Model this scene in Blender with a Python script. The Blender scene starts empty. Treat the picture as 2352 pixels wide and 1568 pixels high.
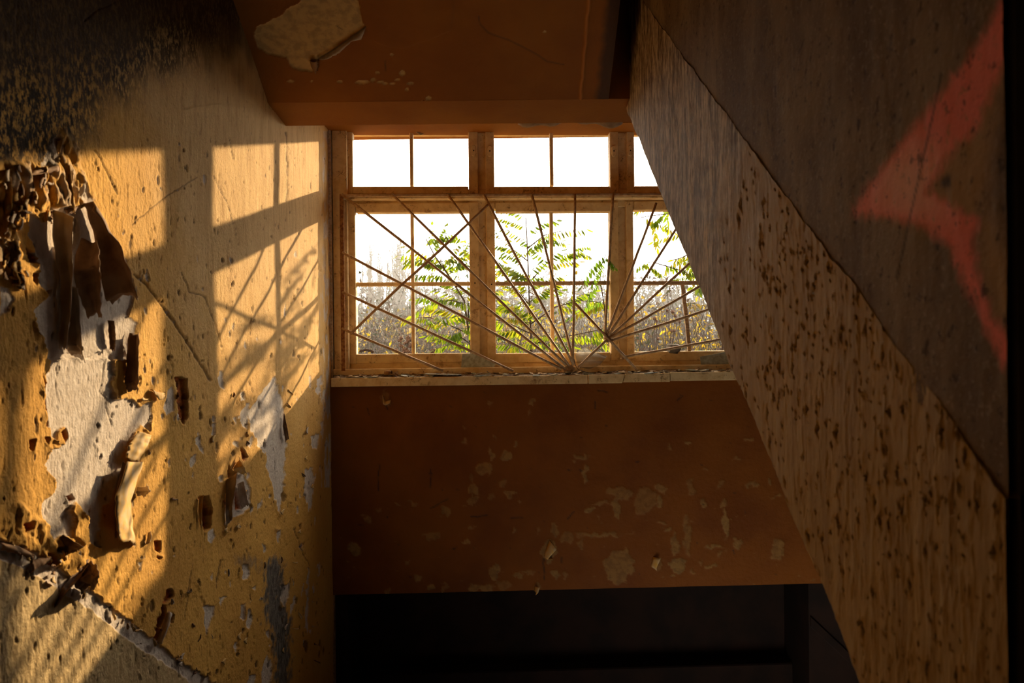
import bpy, bmesh, math, random
import numpy as np
from mathutils import Vector, Matrix, Euler
random.seed(7); np.random.seed(7)
sc = bpy.context.scene
COL = sc.collection
pi = math.pi

# ------------------------------------------------------------------ camera
F = 1829.0                     # focal length in pixels of the 2352 px frame (28 mm on 36 mm)
H = 1.66                       # eye height above the upper floor
ROLL = math.radians(0.62)
cam_d = bpy.data.cameras.new('camera'); cam = bpy.data.objects.new('camera', cam_d); COL.objects.link(cam)
cam_d.sensor_width = 36.0; cam_d.lens = 28.0; cam_d.clip_start = 0.02; cam_d.clip_end = 500
M3 = Matrix.Rotation(pi/2, 3, 'X') @ Matrix.Rotation(-ROLL, 3, 'Z')
cam.matrix_world = Matrix.Translation((0, 0, H)) @ M3.to_4x4()
sc.camera = cam
cam_d.dof.use_dof = True; cam_d.dof.focus_distance = 3.7; cam_d.dof.aperture_fstop = 8.0

# ------------------------------------------------------------------ light, sky, exposure
sc.view_settings.view_transform = 'Standard'; sc.view_settings.look = 'None'
sc.view_settings.gamma = 1.0; sc.view_settings.use_curve_mapping = False
sc.view_settings.exposure = 0.0
w = bpy.data.worlds.new('world'); sc.world = w; w.use_nodes = True
bgn = w.node_tree.nodes['Background']; bgn.inputs[0].default_value = (1.0, .93, .80, 1)
SUN = Vector((-1.0, -2.40, -0.636)).normalized()
def sky_nodes():               # even foggy sky with the broad glow that mist makes around a low sun
    t = w.node_tree; tc = t.nodes.new('ShaderNodeTexCoord'); dp = t.nodes.new('ShaderNodeVectorMath'); dp.operation = 'DOT_PRODUCT'
    t.links.new(tc.outputs['Generated'], dp.inputs[0]); dp.inputs[1].default_value = tuple(-SUN)
    mx = t.nodes.new('ShaderNodeMath'); mx.operation = 'MAXIMUM'; t.links.new(dp.outputs['Value'], mx.inputs[0]); mx.inputs[1].default_value = 0
    pw = t.nodes.new('ShaderNodeMath'); pw.operation = 'POWER'; t.links.new(mx.outputs[0], pw.inputs[0]); pw.inputs[1].default_value = 5.0
    ma = t.nodes.new('ShaderNodeMath'); ma.operation = 'MULTIPLY_ADD'; t.links.new(pw.outputs[0], ma.inputs[0]); ma.inputs[1].default_value = 14.0; ma.inputs[2].default_value = 3.0
    t.links.new(ma.outputs[0], bgn.inputs[1])
sky_nodes()
sun_d = bpy.data.lights.new('sun', 'SUN'); sun = bpy.data.objects.new('sun', sun_d); COL.objects.link(sun)
sun_d.energy = 11.5; sun_d.color = (1.0, .74, .42); sun_d.angle = math.radians(0.6)
sun.rotation_euler = SUN.to_track_quat('-Z', 'Y').to_euler(); sun.location = (12, 30, 12)
sc.cycles.volume_bounces = 1

# ------------------------------------------------------------------ pixel <-> place helpers
M3n = np.array(M3)
CAM = np.array([0, 0, H])
def ray(px, py):
    px = np.asarray(px, float); py = np.asarray(py, float)
    d = np.stack([(px-1176)/F, (784-py)/F, -np.ones_like(px)], -1)
    return d @ M3n.T
def on_plane(px, py, p0, n):
    d = ray(px, py); p0 = np.asarray(p0, float); n = np.asarray(n, float)
    t = ((p0-CAM) @ n) / (d @ n)
    return CAM + d*t[..., None]
XL = 0.826                     # left wall plane x = -XL
D = 3.65                       # window wall distance
PSI = math.radians(2.4)
X0 = 0.41                      # face of the stair string
SL = 0.6594                    # stair slope
WU = np.array([math.cos(PSI), math.sin(PSI), 0.]); WN = np.array([-math.sin(PSI), math.cos(PSI), 0.])
WO = np.array([0, D, H])
def PL(px, py, d=0.0): return on_plane(px, py, (-XL+d, 0, 0), (1, 0, 0))
def PW(px, py, off=0.0): return on_plane(px, py, WO+WN*off, WN)
def Puv(px, py, off=0.0):
    p = PW(px, py, off)-WO
    return p @ WU, p[..., 2]
def W(u, v, off): return WO + WU*u + WN*off + np.array([0, 0, v])
def at(px, py, y):             # the point of a pixel's ray at a distance y
    d = ray(px, py); return CAM + d*(y/d[..., 1])[..., None]
def tr(pts, c): return [(x/c[2]+c[0], y/c[2]+c[1]) for x, y in pts]
C5 = (0, 250, 2.851); C6 = (0, 750, 2.851); C7 = (0, 1150, 2.94); C8 = (500, 0, 2.138); C4 = (700, 860, 2.215)
D1 = (0, 300, 4.612); D2 = (0, 560, 3.733); D3 = (0, 1180, 4.9); D4 = (440, 840, 3.565); E3 = (1400, 1000, 2.4706)

# ------------------------------------------------------------------ noise
_P = np.random.RandomState(3).permutation(256); _P = np.concatenate([_P, _P, _P])
_G = np.stack([np.cos(np.arange(256)*2*pi/256*97), np.sin(np.arange(256)*2*pi/256*97)], -1)
def perlin(x, y, seed=0):
    x = np.asarray(x, float); y = np.asarray(y, float)
    xi = np.floor(x).astype(int); yi = np.floor(y).astype(int); xf = x-xi; yf = y-yi
    u = xf*xf*xf*(xf*(xf*6-15)+10); v = yf*yf*yf*(yf*(yf*6-15)+10)
    def g(a, b, fx, fy):
        h = _P[(_P[(a+seed*17) & 255]+b) & 255]; gg = _G[h]; return gg[..., 0]*fx+gg[..., 1]*fy
    n00 = g(xi, yi, xf, yf); n10 = g(xi+1, yi, xf-1, yf); n01 = g(xi, yi+1, xf, yf-1); n11 = g(xi+1, yi+1, xf-1, yf-1)
    return ((n00*(1-u)+n10*u)*(1-v)+(n01*(1-u)+n11*u)*v)*1.4
def fbm(x, y, o=4, seed=0, g=.5):
    s = 0; a = 1.0
    for i in range(o):
        s = s+a*perlin(x, y, seed+i); x = x*2.03; y = y*2.03; a *= g
    return s
def sstep(a, b, x): t = np.clip((x-a)/(b-a), 0, 1); return t*t*(3-2*t)
def sdf(poly, X, Y):           # signed distance to a polygon, negative inside
    P = np.asarray(poly, float); d = np.full(X.shape, 1e9); ins = np.zeros(X.shape, bool)
    for i in range(len(P)):
        a = P[i]; b = P[(i+1) % len(P)]; ex, ey = b-a
        wx = X-a[0]; wy = Y-a[1]; t = np.clip((wx*ex+wy*ey)/(ex*ex+ey*ey+1e-12), 0, 1)
        d = np.minimum(d, (wx-ex*t)**2+(wy-ey*t)**2)
        c = (a[1] > Y) != (b[1] > Y)
        if abs(ey) > 1e-12: ins ^= c & (X < ex*(Y-a[1])/ey+a[0])
    d = np.sqrt(d); return np.where(ins, -d, d)
def sdline(pts, X, Y):
    P = np.asarray(pts, float); d = np.full(X.shape, 1e9)
    for i in range(len(P)-1):
        a = P[i]; ex, ey = P[i+1]-a; wx = X-a[0]; wy = Y-a[1]
        t = np.clip((wx*ex+wy*ey)/(ex*ex+ey*ey+1e-12), 0, 1); d = np.minimum(d, (wx-ex*t)**2+(wy-ey*t)**2)
    return np.sqrt(d)
def patch(poly, X, Y, jx, jy, fn, pad=30):   # run fn(sd) only inside the polygon's box
    P = np.asarray(poly); m = (X > P[:, 0].min()-pad) & (X < P[:, 0].max()+pad) & (Y > P[:, 1].min()-pad) & (Y < P[:, 1].max()+pad)
    if m.any(): fn(m, sdf(P, X[m]+jx[m], Y[m]+jy[m]))

# ------------------------------------------------------------------ object helpers
def link(o, parent=None):
    COL.objects.link(o)
    if parent is not None: o.parent = parent; o.matrix_parent_inverse = parent.matrix_world.inverted()
    return o
def tag(o, label=None, cat=None, group=None, kind=None):
    if label: o['label'] = label
    if cat: o['category'] = cat
    if group: o['group'] = group
    if kind: o['kind'] = kind
    return o
def empty(name, loc=(0, 0, 0)):
    o = bpy.data.objects.new(name, None); o.location = loc; o.empty_display_size = .05; COL.objects.link(o)
    o.matrix_world = Matrix.Translation(loc); return o
def mesh_obj(name, verts, faces, mat, parent=None, smooth=False):
    me = bpy.data.meshes.new(name); me.from_pydata([tuple(v) for v in verts], [], faces)
    if smooth: me.polygons.foreach_set('use_smooth', [True]*len(me.polygons))
    o = bpy.data.objects.new(name, me)
    if mat: me.materials.append(mat)
    return link(o, parent)
def grid_obj(name, V, mat, parent=None, cols=None, smooth=True, flip=False):
    n, m = V.shape[:2]
    idx = np.arange(n*m).reshape(n, m)
    q = np.stack([idx[:-1, :-1], idx[1:, :-1], idx[1:, 1:], idx[:-1, 1:]], -1).reshape(-1, 4)
    if flip: q = q[:, ::-1]
    me = bpy.data.meshes.new(name); me.vertices.add(n*m); me.vertices.foreach_set('co', V.reshape(-1).astype(np.float32))
    nf = len(q); me.loops.add(nf*4); me.polygons.add(nf)
    me.loops.foreach_set('vertex_index', q.reshape(-1).astype(np.int32))
    me.polygons.foreach_set('loop_start', np.arange(0, nf*4, 4, dtype=np.int32))
    me.polygons.foreach_set('use_smooth', np.full(nf, smooth))
    me.update(calc_edges=True); me.validate()
    for k, c in (cols or {}).items():
        a = me.color_attributes.new(name=k, type='FLOAT_COLOR', domain='POINT')
        c4 = np.ones((n*m, 4), np.float32); c4[:, :c.shape[-1]] = c.reshape(-1, c.shape[-1]); a.data.foreach_set('color', c4.reshape(-1))
    me.materials.append(mat)
    return link(bpy.data.objects.new(name, me), parent)
class MB:
    def __init__(s): s.v = []; s.f = []
    def add(s, v, f):
        b = len(s.v); s.v += [tuple(p) for p in v]; s.f += [tuple(i+b for i in q) for q in f]
    def hexa(s, p):            # 8 corners: bottom loop then top loop
        s.add(p, [(3, 2, 1, 0), (4, 5, 6, 7), (0, 1, 5, 4), (1, 2, 6, 5), (2, 3, 7, 6), (3, 0, 4, 7)])
    def box(s, a, b):
        (x0, y0, z0), (x1, y1, z1) = a, b
        s.hexa([(x0, y0, z0), (x1, y0, z0), (x1, y1, z0), (x0, y1, z0), (x0, y0, z1), (x1, y0, z1), (x1, y1, z1), (x0, y1, z1)])
    def wbox(s, u0, u1, v0, v1, o0, o1):
        s.hexa([W(u0, v0, o0), W(u1, v0, o0), W(u1, v0, o1), W(u0, v0, o1), W(u0, v1, o0), W(u1, v1, o0), W(u1, v1, o1), W(u0, v1, o1)])
    def tube(s, pts, rad, n=5, cap=True):
        pts = [Vector(p) for p in pts]
        if not hasattr(rad, '__len__'): rad = [rad]*len(pts)
        b = len(s.v); side = None
        for i, p in enumerate(pts):
            t = (pts[min(i+1, len(pts)-1)]-pts[max(i-1, 0)]); t = t.normalized() if t.length > 1e-9 else Vector((0, 0, 1))
            if side is None: side = t.orthogonal().normalized()
            else:
                side = side-t*side.dot(t); side = side.normalized() if side.length > 1e-6 else t.orthogonal().normalized()
            o = t.cross(side)
            for k in range(n):
                a = 2*pi*k/n; s.v.append(tuple(p+(side*math.cos(a)+o*math.sin(a))*rad[i]))
        for i in range(len(pts)-1):
            for k in range(n):
                a = b+i*n+k; c = b+i*n+(k+1) % n; s.f.append((a, c, c+n, a+n))
        if cap:
            s.f.append(tuple(b+k for k in reversed(range(n)))); e = b+(len(pts)-1)*n; s.f.append(tuple(e+k for k in range(n)))
    def build(s, name, mat, parent=None, smooth=False, bevel=0):
        o = mesh_obj(name, s.v, s.f, mat, parent, smooth)
        if bevel:
            bm = bmesh.new(); bm.from_mesh(o.data)
            bmesh.ops.bevel(bm, geom=bm.edges[:], offset=bevel, segments=1, affect='EDGES', clamp_overlap=True)
            bm.to_mesh(o.data); bm.free()
        return o

# ------------------------------------------------------------------ materials
class NT:
    def __init__(s, name):
        s.m = bpy.data.materials.new(name); s.m.use_nodes = True; s.t = s.m.node_tree; s.n = s.t.nodes; s.l = s.t.links
        s.b = s.n['Principled BSDF']; s.out = s.n['Material Output']; s.b.inputs['Roughness'].default_value = .85
        s.b.inputs['Specular IOR Level'].default_value = .25; s.bump = None
    def put(s, sock, v):
        if v is None: return
        if isinstance(v, bpy.types.NodeSocket): s.l.new(v, sock)
        elif hasattr(v, '__len__') and len(v) == 3 and sock.type == 'RGBA': sock.default_value = (*v, 1)
        else: sock.default_value = v
    def node(s, t, **k):
        n = s.n.new(t)
        for a, b in k.items(): setattr(n, a, b)
        return n
    def coord(s, scale=(1, 1, 1), kind='Object'):
        tc = s.node('ShaderNodeTexCoord'); mp = s.node('ShaderNodeMapping'); mp.inputs['Scale'].default_value = scale
        s.l.new(tc.outputs[kind], mp.inputs[0]); return mp.outputs[0]
    def noise(s, scale, co=None, det=4, rough=.55, dist=0):
        n = s.node('ShaderNodeTexNoise'); n.inputs['Scale'].default_value = scale; n.inputs['Detail'].default_value = det
        n.inputs['Roughness'].default_value = rough; n.inputs['Distortion'].default_value = dist
        s.l.new(co if co is not None else s.coord(), n.inputs['Vector']); return n.outputs['Fac']
    def ramp(s, f, a, b):
        r = s.node('ShaderNodeMapRange'); r.interpolation_type = 'SMOOTHSTEP'; s.put(r.inputs[0], f)
        r.inputs[1].default_value = a; r.inputs[2].default_value = b; return r.outputs[0]
    def mix(s, f, a, b, mode='MIX'):
        m = s.node('ShaderNodeMix', data_type='RGBA', blend_type=mode)
        s.put(m.inputs[0], f); s.put(m.inputs[6], a); s.put(m.inputs[7], b); return m.outputs[2]
    def math(s, op, a, b=0.0):
        m = s.node('ShaderNodeMath', operation=op); s.put(m.inputs[0], a); s.put(m.inputs[1], b); return m.outputs[0]
    def attr(s, name):
        a = s.node('ShaderNodeAttribute', attribute_name=name); sp = s.node('ShaderNodeSeparateColor')
        s.l.new(a.outputs['Color'], sp.inputs[0]); return sp.outputs[0], sp.outputs[1], sp.outputs[2], a.outputs['Alpha']
    def base(s, c): s.put(s.b.inputs['Base Color'], c); return s
    def bumpy(s, h, dist=.002, strength=1.0):
        n = s.node('ShaderNodeBump'); n.inputs['Strength'].default_value = strength; n.inputs['Distance'].default_value = dist
        s.put(n.inputs['Height'], h)
        if s.bump: s.l.new(s.bump, n.inputs['Normal'])
        s.bump = n.outputs[0]; s.l.new(s.bump, s.b.inputs['Normal']); return s
def simple(name, c1, c2, scale=30, bump=.001, rough=.85, stretch=(1, 1, 1), lo=.35, hi=.65):
    t = NT(name); co = t.coord(stretch); n = t.noise(scale, co, 6)
    t.base(t.mix(t.ramp(n, lo, hi), c1, c2)); t.b.inputs['Roughness'].default_value = rough
    if bump: t.bumpy(n, bump)
    return t.m
MT = {}
def mk_wall():
    t = NT('left_wall_paint'); w1, w2, w3, w4 = t.attr('lay'); g1, g2, g3, _ = t.attr('wear_shade')
    streak = t.noise(14, t.coord((3.6, 3.6, .6)), 6, .65); spot = t.noise(60, None, 4); big = t.noise(2.2, None, 4)
    y = t.mix(t.ramp(big, .35, .7), (.70, .385, .085), (.60, .31, .065))
    tan = t.mix(t.ramp(streak, .35, .7), (.70, .45, .19), (.58, .35, .14))
    c = t.mix(g1, y, tan)
    c = t.mix(t.math('MULTIPLY', t.ramp(streak, .58, .72), .35), c, (.33, .17, .05))
    fleck = t.noise(60, t.coord((2.2, 2.2, .5)), 4, .6); c = t.mix(t.math('MULTIPLY', t.ramp(fleck, .62, .72), .65), c, (.20, .09, .025))
    white = t.mix(t.ramp(spot, .35, .7), (.66, .56, .47), (.55, .45, .36))
    c = t.mix(w1, c, white)
    c = t.mix(w3, c, t.mix(t.ramp(t.noise(22, t.coord((4, 4, 1))), .35, .7), (.56, .40, .20), (.44, .30, .14)))
    c = t.mix(w2, c, t.mix(t.ramp(spot, .4, .65), (.42, .10, .01), (.16, .035, .006)))
    c = t.mix(g2, c, t.mix(t.ramp(t.noise(45, t.coord((3, 3, .8))), .4, .62), (.10, .085, .07), (.22, .19, .16)))
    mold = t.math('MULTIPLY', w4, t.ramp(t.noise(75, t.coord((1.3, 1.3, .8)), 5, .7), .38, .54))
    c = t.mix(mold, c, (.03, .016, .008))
    c = t.mix(g3, c, (.07, .035, .015))  # dark pits and cracks, plus the shade painted along the wall top
    t.base(c); t.bumpy(fleck, .0013); t.bumpy(t.noise(150, t.coord((1, 1, .75)), 5, .65), .003); t.b.inputs['Specular IOR Level'].default_value = .08; t.bumpy(t.noise(900, None, 2), .0005)
    return t.m
MT['wall'] = mk_wall()
def mk_orange(name, a, b, wcol):
    t = NT(name); w1, w2, w3, _ = t.attr('lay')
    n = t.noise(3, None, 6); c = t.mix(t.ramp(n, .35, .7), a, b)
    c = t.mix(w1, c, t.mix(t.ramp(t.noise(40), .4, .65), wcol, tuple(x*.7 for x in wcol)))
    c = t.mix(w2, c, (.035, .02, .012)); c = t.mix(w3, c, (.62, .22, .05))
    t.base(c); t.bumpy(t.noise(120, None, 5, .6), .0012); t.b.inputs['Roughness'].default_value = .7
    return t.m
MT['orange'] = mk_orange('orange_wall_paint', (.235, .070, .004), (.17, .045, .0025), (.33, .17, .045))
MT['soffit'] = mk_orange('orange_soffit_paint', (.31, .105, .006), (.24, .072, .004), (.58, .36, .13))
def mk_string():
    t = NT('stair_string_paint'); w1, w2, w3, _ = t.attr('lay')
    st = t.noise(26, t.coord((1.3, 1.3, .15)), 7, .72); fine = t.noise(120, t.coord((2, 2, .5)), 4, .7)
    grain = t.noise(75, t.coord((1.2, 1.2, .3)), 5, .75)
    worn = t.mix(t.ramp(t.math('ADD', t.math('MULTIPLY', st, .45), t.math('MULTIPLY', grain, .55)), .43, .58), (.11, .058, .025), (.62, .48, .33))
    worn = t.mix(t.math('MULTIPLY', t.ramp(fine, .52, .62), .6), worn, (.09, .045, .02))
    paint = t.mix(t.ramp(st, .35, .7), (.46, .29, .10), (.34, .20, .065))
    c = t.mix(w1, worn, paint); c = t.mix(w2, c, (.03, .02, .012))
    t.base(c); t.bumpy(st, .003); t.bumpy(fine, .0015); t.b.inputs['Roughness'].default_value = .75
    return t.m
MT['string'] = mk_string()
def mk_panel():
    t = NT('graffiti_panel_paint'); w1, w2, w3, w4 = t.attr('lay')
    big = t.noise(4, t.coord((2, 2, .8)), 6, .6); fine = t.noise(140, None, 4, .7)
    c = t.mix(t.ramp(big, .35, .68), (.145, .088, .045), (.27, .185, .10))
    c = t.mix(t.math('MULTIPLY', t.ramp(fine, .56, .66), .55), c, (.36, .27, .18))
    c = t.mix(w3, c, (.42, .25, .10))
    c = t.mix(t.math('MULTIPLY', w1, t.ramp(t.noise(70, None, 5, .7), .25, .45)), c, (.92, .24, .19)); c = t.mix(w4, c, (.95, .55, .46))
    c = t.mix(t.math('MULTIPLY', t.ramp(t.noise(55, None, 5, .7), .57, .66), .7), c, (.035, .015, .012))
    c = t.mix(w2, c, (.03, .018, .012))
    t.base(c); t.bumpy(fine, .001); t.bumpy(big, .004); return t.m
MT['panel'] = mk_panel()
def mk_wood():
    t = NT('cracked_frame_paint'); co = t.coord((1, 1, 1)); n = t.noise(26, co, 6, .6)
    v = t.node('ShaderNodeTexVoronoi', feature='DISTANCE_TO_EDGE'); v.inputs['Scale'].default_value = 34
    wn = t.node('ShaderNodeTexNoise'); wn.inputs['Scale'].default_value = 40; t.l.new(co, wn.inputs['Vector'])
    t.l.new(t.mix(.06, co, wn.outputs['Color'], 'ADD'), v.inputs['Vector'])
    crack = t.math('MULTIPLY', t.math('SUBTRACT', 1.0, t.ramp(v.outputs['Distance'], .0, .03)), t.ramp(t.noise(13, co, 5, .7), .52, .66))
    c = t.mix(t.ramp(n, .36, .66), (.82, .62, .33), (.70, .48, .23))
    c = t.mix(t.ramp(t.noise(11, co, 6, .7), .58, .70), c, (.34, .19, .08)); c = t.mix(t.math('MULTIPLY', t.ramp(t.noise(38, t.coord((1, 1, .7)), 6, .75), .60, .68), .75), c, (.20, .11, .045)); c = t.mix(crack, c, (.12, .06, .025))
    t.base(c); t.bumpy(t.math('SUBTRACT', n, crack), .0025); t.b.inputs['Roughness'].default_value = .65; return t.m
MT['wood'] = mk_wood()
MT['wood_bare'] = simple('weathered_bar_wood', (.26, .17, .10), (.42, .30, .19), 40, .002, .8, (1, 4, 4))
MT['rod'] = simple('dusty_iron_rod', (.58, .40, .23), (.40, .24, .11), 60, .001, .7)
MT['rust'] = simple('rusty_flat_iron', (.42, .20, .06), (.20, .07, .02), 70, .0015, .8)
MT['plaster'] = simple('bare_plaster', (.30, .20, .11), (.22, .14, .07), 8, .003)
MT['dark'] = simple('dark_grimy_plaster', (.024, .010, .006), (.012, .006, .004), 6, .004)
MT['concrete'] = simple('grey_concrete', (.16, .13, .10), (.10, .08, .06), 7, .004)
MT['flake'] = simple('yellow_paint_flake', (.68, .40, .10), (.60, .42, .22), 50, .001)
MT['paper'] = simple('grey_paint_back', (.52, .42, .33), (.40, .30, .21), 30, .001)
MT['brown'] = simple('brown_paint_back', (.30, .17, .085), (.20, .105, .05), 26, .001)
MT['scroll'] = simple('dark_scorched_flake', (.12, .06, .03), (.24, .14, .07), 60, .002)
MT['chip'] = simple('cream_paint_chip', (.70, .58, .42), (.50, .35, .19), 80, .0008)
MT['dust'] = simple('sill_grit', (.30, .22, .14), (.14, .085, .045), 200, .002)
MT['glass'] = simple('dusty_pale_glass', (.62, .68, .66), (.42, .44, .40), 60, .0004, .25)
MT['dryleaf'] = simple('dry_brown_leaf', (.36, .20, .08), (.20, .10, .04), 60, .001)
MT['stone'] = simple('grey_rubble', (.28, .26, .24), (.18, .165, .15), 60, .003)
MT['bark'] = simple('sapling_bark', (.05, .03, .02), (.09, .055, .035), 60, .002)
MT['twig'] = simple('dry_twig', (.05, .034, .026), (.10, .07, .052), 12, 0)
MT['ground'] = simple('dry_ground', (.045, .036, .026), (.075, .065, .038), 2.5, .02)
MT['seed'] = simple('brown_seedhead', (.09, .048, .03), (.16, .085, .05), 90, .002)
def mk_leaf(name, cols, tcols, transl=.55, rnd='obj'):
    t = NT(name); oi = t.node('ShaderNodeObjectInfo'); geo = t.node('ShaderNodeNewGeometry')
    r = t.node('ShaderNodeValToRGB'); r2 = t.node('ShaderNodeValToRGB')
    for rr, cc in ((r, cols), (r2, tcols)):
        e = rr.color_ramp.elements
        while len(e) < len(cc): e.new(.5)
        for i, (p, c) in enumerate(cc): e[i].position = p; e[i].color = (*c, 1)
        src = t.math('FRACT', t.math('ADD', t.math('MULTIPLY', geo.outputs['Random Per Island'], .45 if rnd == 'obj' else 1.0), t.math('MULTIPLY', oi.outputs['Random'], .62 if rnd == 'obj' else .0)))
        t.l.new(src, rr.inputs[0])
    t.base(r.outputs[0]); t.b.inputs['Roughness'].default_value = .5
    tl = t.node('ShaderNodeBsdfTranslucent'); t.l.new(r2.outputs[0], tl.inputs[0])
    mx = t.node('ShaderNodeMixShader'); mx.inputs[0].default_value = transl
    t.l.new(t.b.outputs[0], mx.inputs[1]); t.l.new(tl.outputs[0], mx.inputs[2]); t.l.new(mx.outputs[0], t.out.inputs[0]); return t.m
MT['leaf'] = mk_leaf('sapling_leaf', [(0, (.020, .040, .006)), (.6, (.035, .060, .008)), (.85, (.08, .075, .008)), (1, (.13, .08, .012))],
                     [(0, (.10, .18, .006)), (.5, (.22, .29, .01)), (.85, (.40, .36, .014)), (1, (.50, .32, .014))], .6)
MT['leafin'] = mk_leaf('indoor_sapling_leaf', [(0, (.035, .08, .012)), (1, (.07, .13, .018))], [(0, (.12, .26, .015)), (1, (.22, .36, .02))], .5)
MT['yleaf'] = mk_leaf('yellow_autumn_leaf', [(0, (.22, .14, .01)), (.5, (.09, .06, .012)), (1, (.07, .036, .02))],
                      [(0, (.75, .48, .015)), (.45, (.22, .17, .012)), (1, (.12, .06, .028))], .55, 'island')
MT['weedleaf'] = mk_leaf('dull_weed_leaf', [(0, (.026, .032, .011)), (.5, (.045, .031, .022)), (1, (.075, .050, .036))],
                         [(0, (.03, .045, .012)), (.5, (.06, .038, .026)), (1, (.10, .063, .045))], .45, 'island')
def mk_plastic():
    t = NT('cloudy_plastic'); t.base(t.mix(t.ramp(t.noise(30), .4, .6), (.30, .30, .28), (.20, .20, .18))); t.b.inputs['Roughness'].default_value = .35
    tl = t.node('ShaderNodeBsdfTranslucent'); tl.inputs[0].default_value = (.22, .22, .20, 1); tp = t.node('ShaderNodeBsdfTransparent')
    m1 = t.node('ShaderNodeMixShader'); m1.inputs[0].default_value = .5; m2 = t.node('ShaderNodeMixShader'); m2.inputs[0].default_value = .5
    t.l.new(t.b.outputs[0], m1.inputs[1]); t.l.new(tl.outputs[0], m1.inputs[2]); t.l.new(m1.outputs[0], m2.inputs[1]); t.l.new(tp.outputs[0], m2.inputs[2])
    t.l.new(m2.outputs[0], t.out.inputs[0]); t.bumpy(t.noise(25, None, 5), .006); return t.m
MT['plastic'] = mk_plastic()

# ================================================================== STRUCTURE
# ---- left wall: backing slab + dense plaster face with real relief
mb = MB(); mb.box((-XL-.25, -1.6, -1.4), (-XL-.022, 3.75, 4.6))
wall_left = tag(mb.build('wall_left', MT['plaster']), 'stairwell wall of peeling yellow ochre paint in the sunlight', 'wall', None, 'structure')
pxs = np.concatenate([np.linspace(-420, -12, 30), np.arange(0, 700, 2.0), np.arange(700, 768.1, 1.6)])
pys = np.concatenate([np.linspace(-420, -10, 30), np.arange(0, 1568, 2.0), np.linspace(1578, 2000, 30)])
X, Y = np.meshgrid(pxs, pys, indexing='ij')
P = PL(X, Y); wy = P[..., 1]; wz = P[..., 2]
jx = 7*fbm(wy*26, wz*26, 4, 11); jy = 7*fbm(wy*26, wz*26, 4, 15)
lay = np.zeros(X.shape+(4,)); wear_shade = np.zeros(X.shape+(3,))
h = .004*fbm(wy*3, wz*3, 3, 1)+.0006*fbm(wy*60, wz*30, 4, 4)+.0005*fbm(wy*150, wz*90, 2, 8)
fl = fbm(wy*55, wz*20, 3, 21); h -= .0022*sstep(.55, .8, fl)*sstep(100, 500, Y); wear_shade[..., 2] = np.maximum(wear_shade[..., 2], .8*sstep(.68, .95, fl)*sstep(150, 420, Y))
# rubbed tan zone up and towards the window
wear_shade[..., 0] = np.clip(sstep(300, 560, X+.15*(900-Y)+60*fbm(wy*6, wz*6, 3, 30))*sstep(1250, 500, Y+80*fbm(wy*5, wz*5, 2, 33)), 0, 1)
# mould, top left; then shade painted across the top of the wall
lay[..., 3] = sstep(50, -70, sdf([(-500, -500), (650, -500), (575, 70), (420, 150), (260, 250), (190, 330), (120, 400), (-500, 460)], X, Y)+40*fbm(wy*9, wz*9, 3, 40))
wear_shade[..., 2] = np.maximum(wear_shade[..., 2], .88*sstep(70, -110, sdf([(-500, -500), (660, -500), (600, 130), (540, 170), (400, 110), (220, 190), (-500, 230)], X, Y)+50*fbm(wy*7, wz*7, 3, 43)))  # falloff into the dim upper corner, painted as dark brown over the wall
def recess(depth, lip, ch, val=1.0, lipw=5.0, wcol=lay):
    def fn(m, s):
        h[m] = h[m]*np.where(s < 0, .6, 1)-depth*sstep(1.2, -1.2, s)
        lipn = np.clip(.35+1.2*perlin(wy[m]*22, wz[m]*22, 50), 0, 1.3)
        h[m] += lip*lipn*np.exp(-np.clip(s-1, 0, 99)/lipw)*(s > 0)
        if ch is not None: wcol[..., ch][m] = np.maximum(wcol[..., ch][m], val*sstep(1.0, -1.0, s))
    return fn
dado_low = [(-600, 905), (-200, 1155), (0, 1284), (47, 1300), (88, 1324), (143, 1356), (220, 1409), (265, 1445), (318, 1482), (400, 1537), (440, 1568), (760, 1780)]
dado_up = [(-600, 850), (-200, 1110), (0, 1238), (71, 1266), (122, 1294), (196, 1345), (239, 1384), (265, 1402), (316, 1440), (359, 1472), (390, 1502), (480, 1560), (760, 1745)]
sd1 = sdf(dado_up+[(760, 2300), (-700, 2300)], X+jx*.8, Y+jy*.8)
lay[..., 0] = np.maximum(lay[..., 0], sstep(1, -1, sd1)); h -= .004*sstep(1.5, -1.5, sd1)
h += .005*np.exp(-np.abs(sd1-3)/4)*np.clip(perlin(wy*40, wz*40, 77)*1.8, 0, 1.5)*(sd1 > 0)
sd2 = sdf(dado_low+[(760, 2300), (-700, 2300)], X+jx*.5, Y+jy*.5)
lay[..., 2] = sstep(1.5, -1.5, sd2); h += .0025*sstep(1.5, -1.5, sd2)+.0009*fbm(wy*40, wz*26, 4, 91)*sstep(1, -1, sd2)
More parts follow.
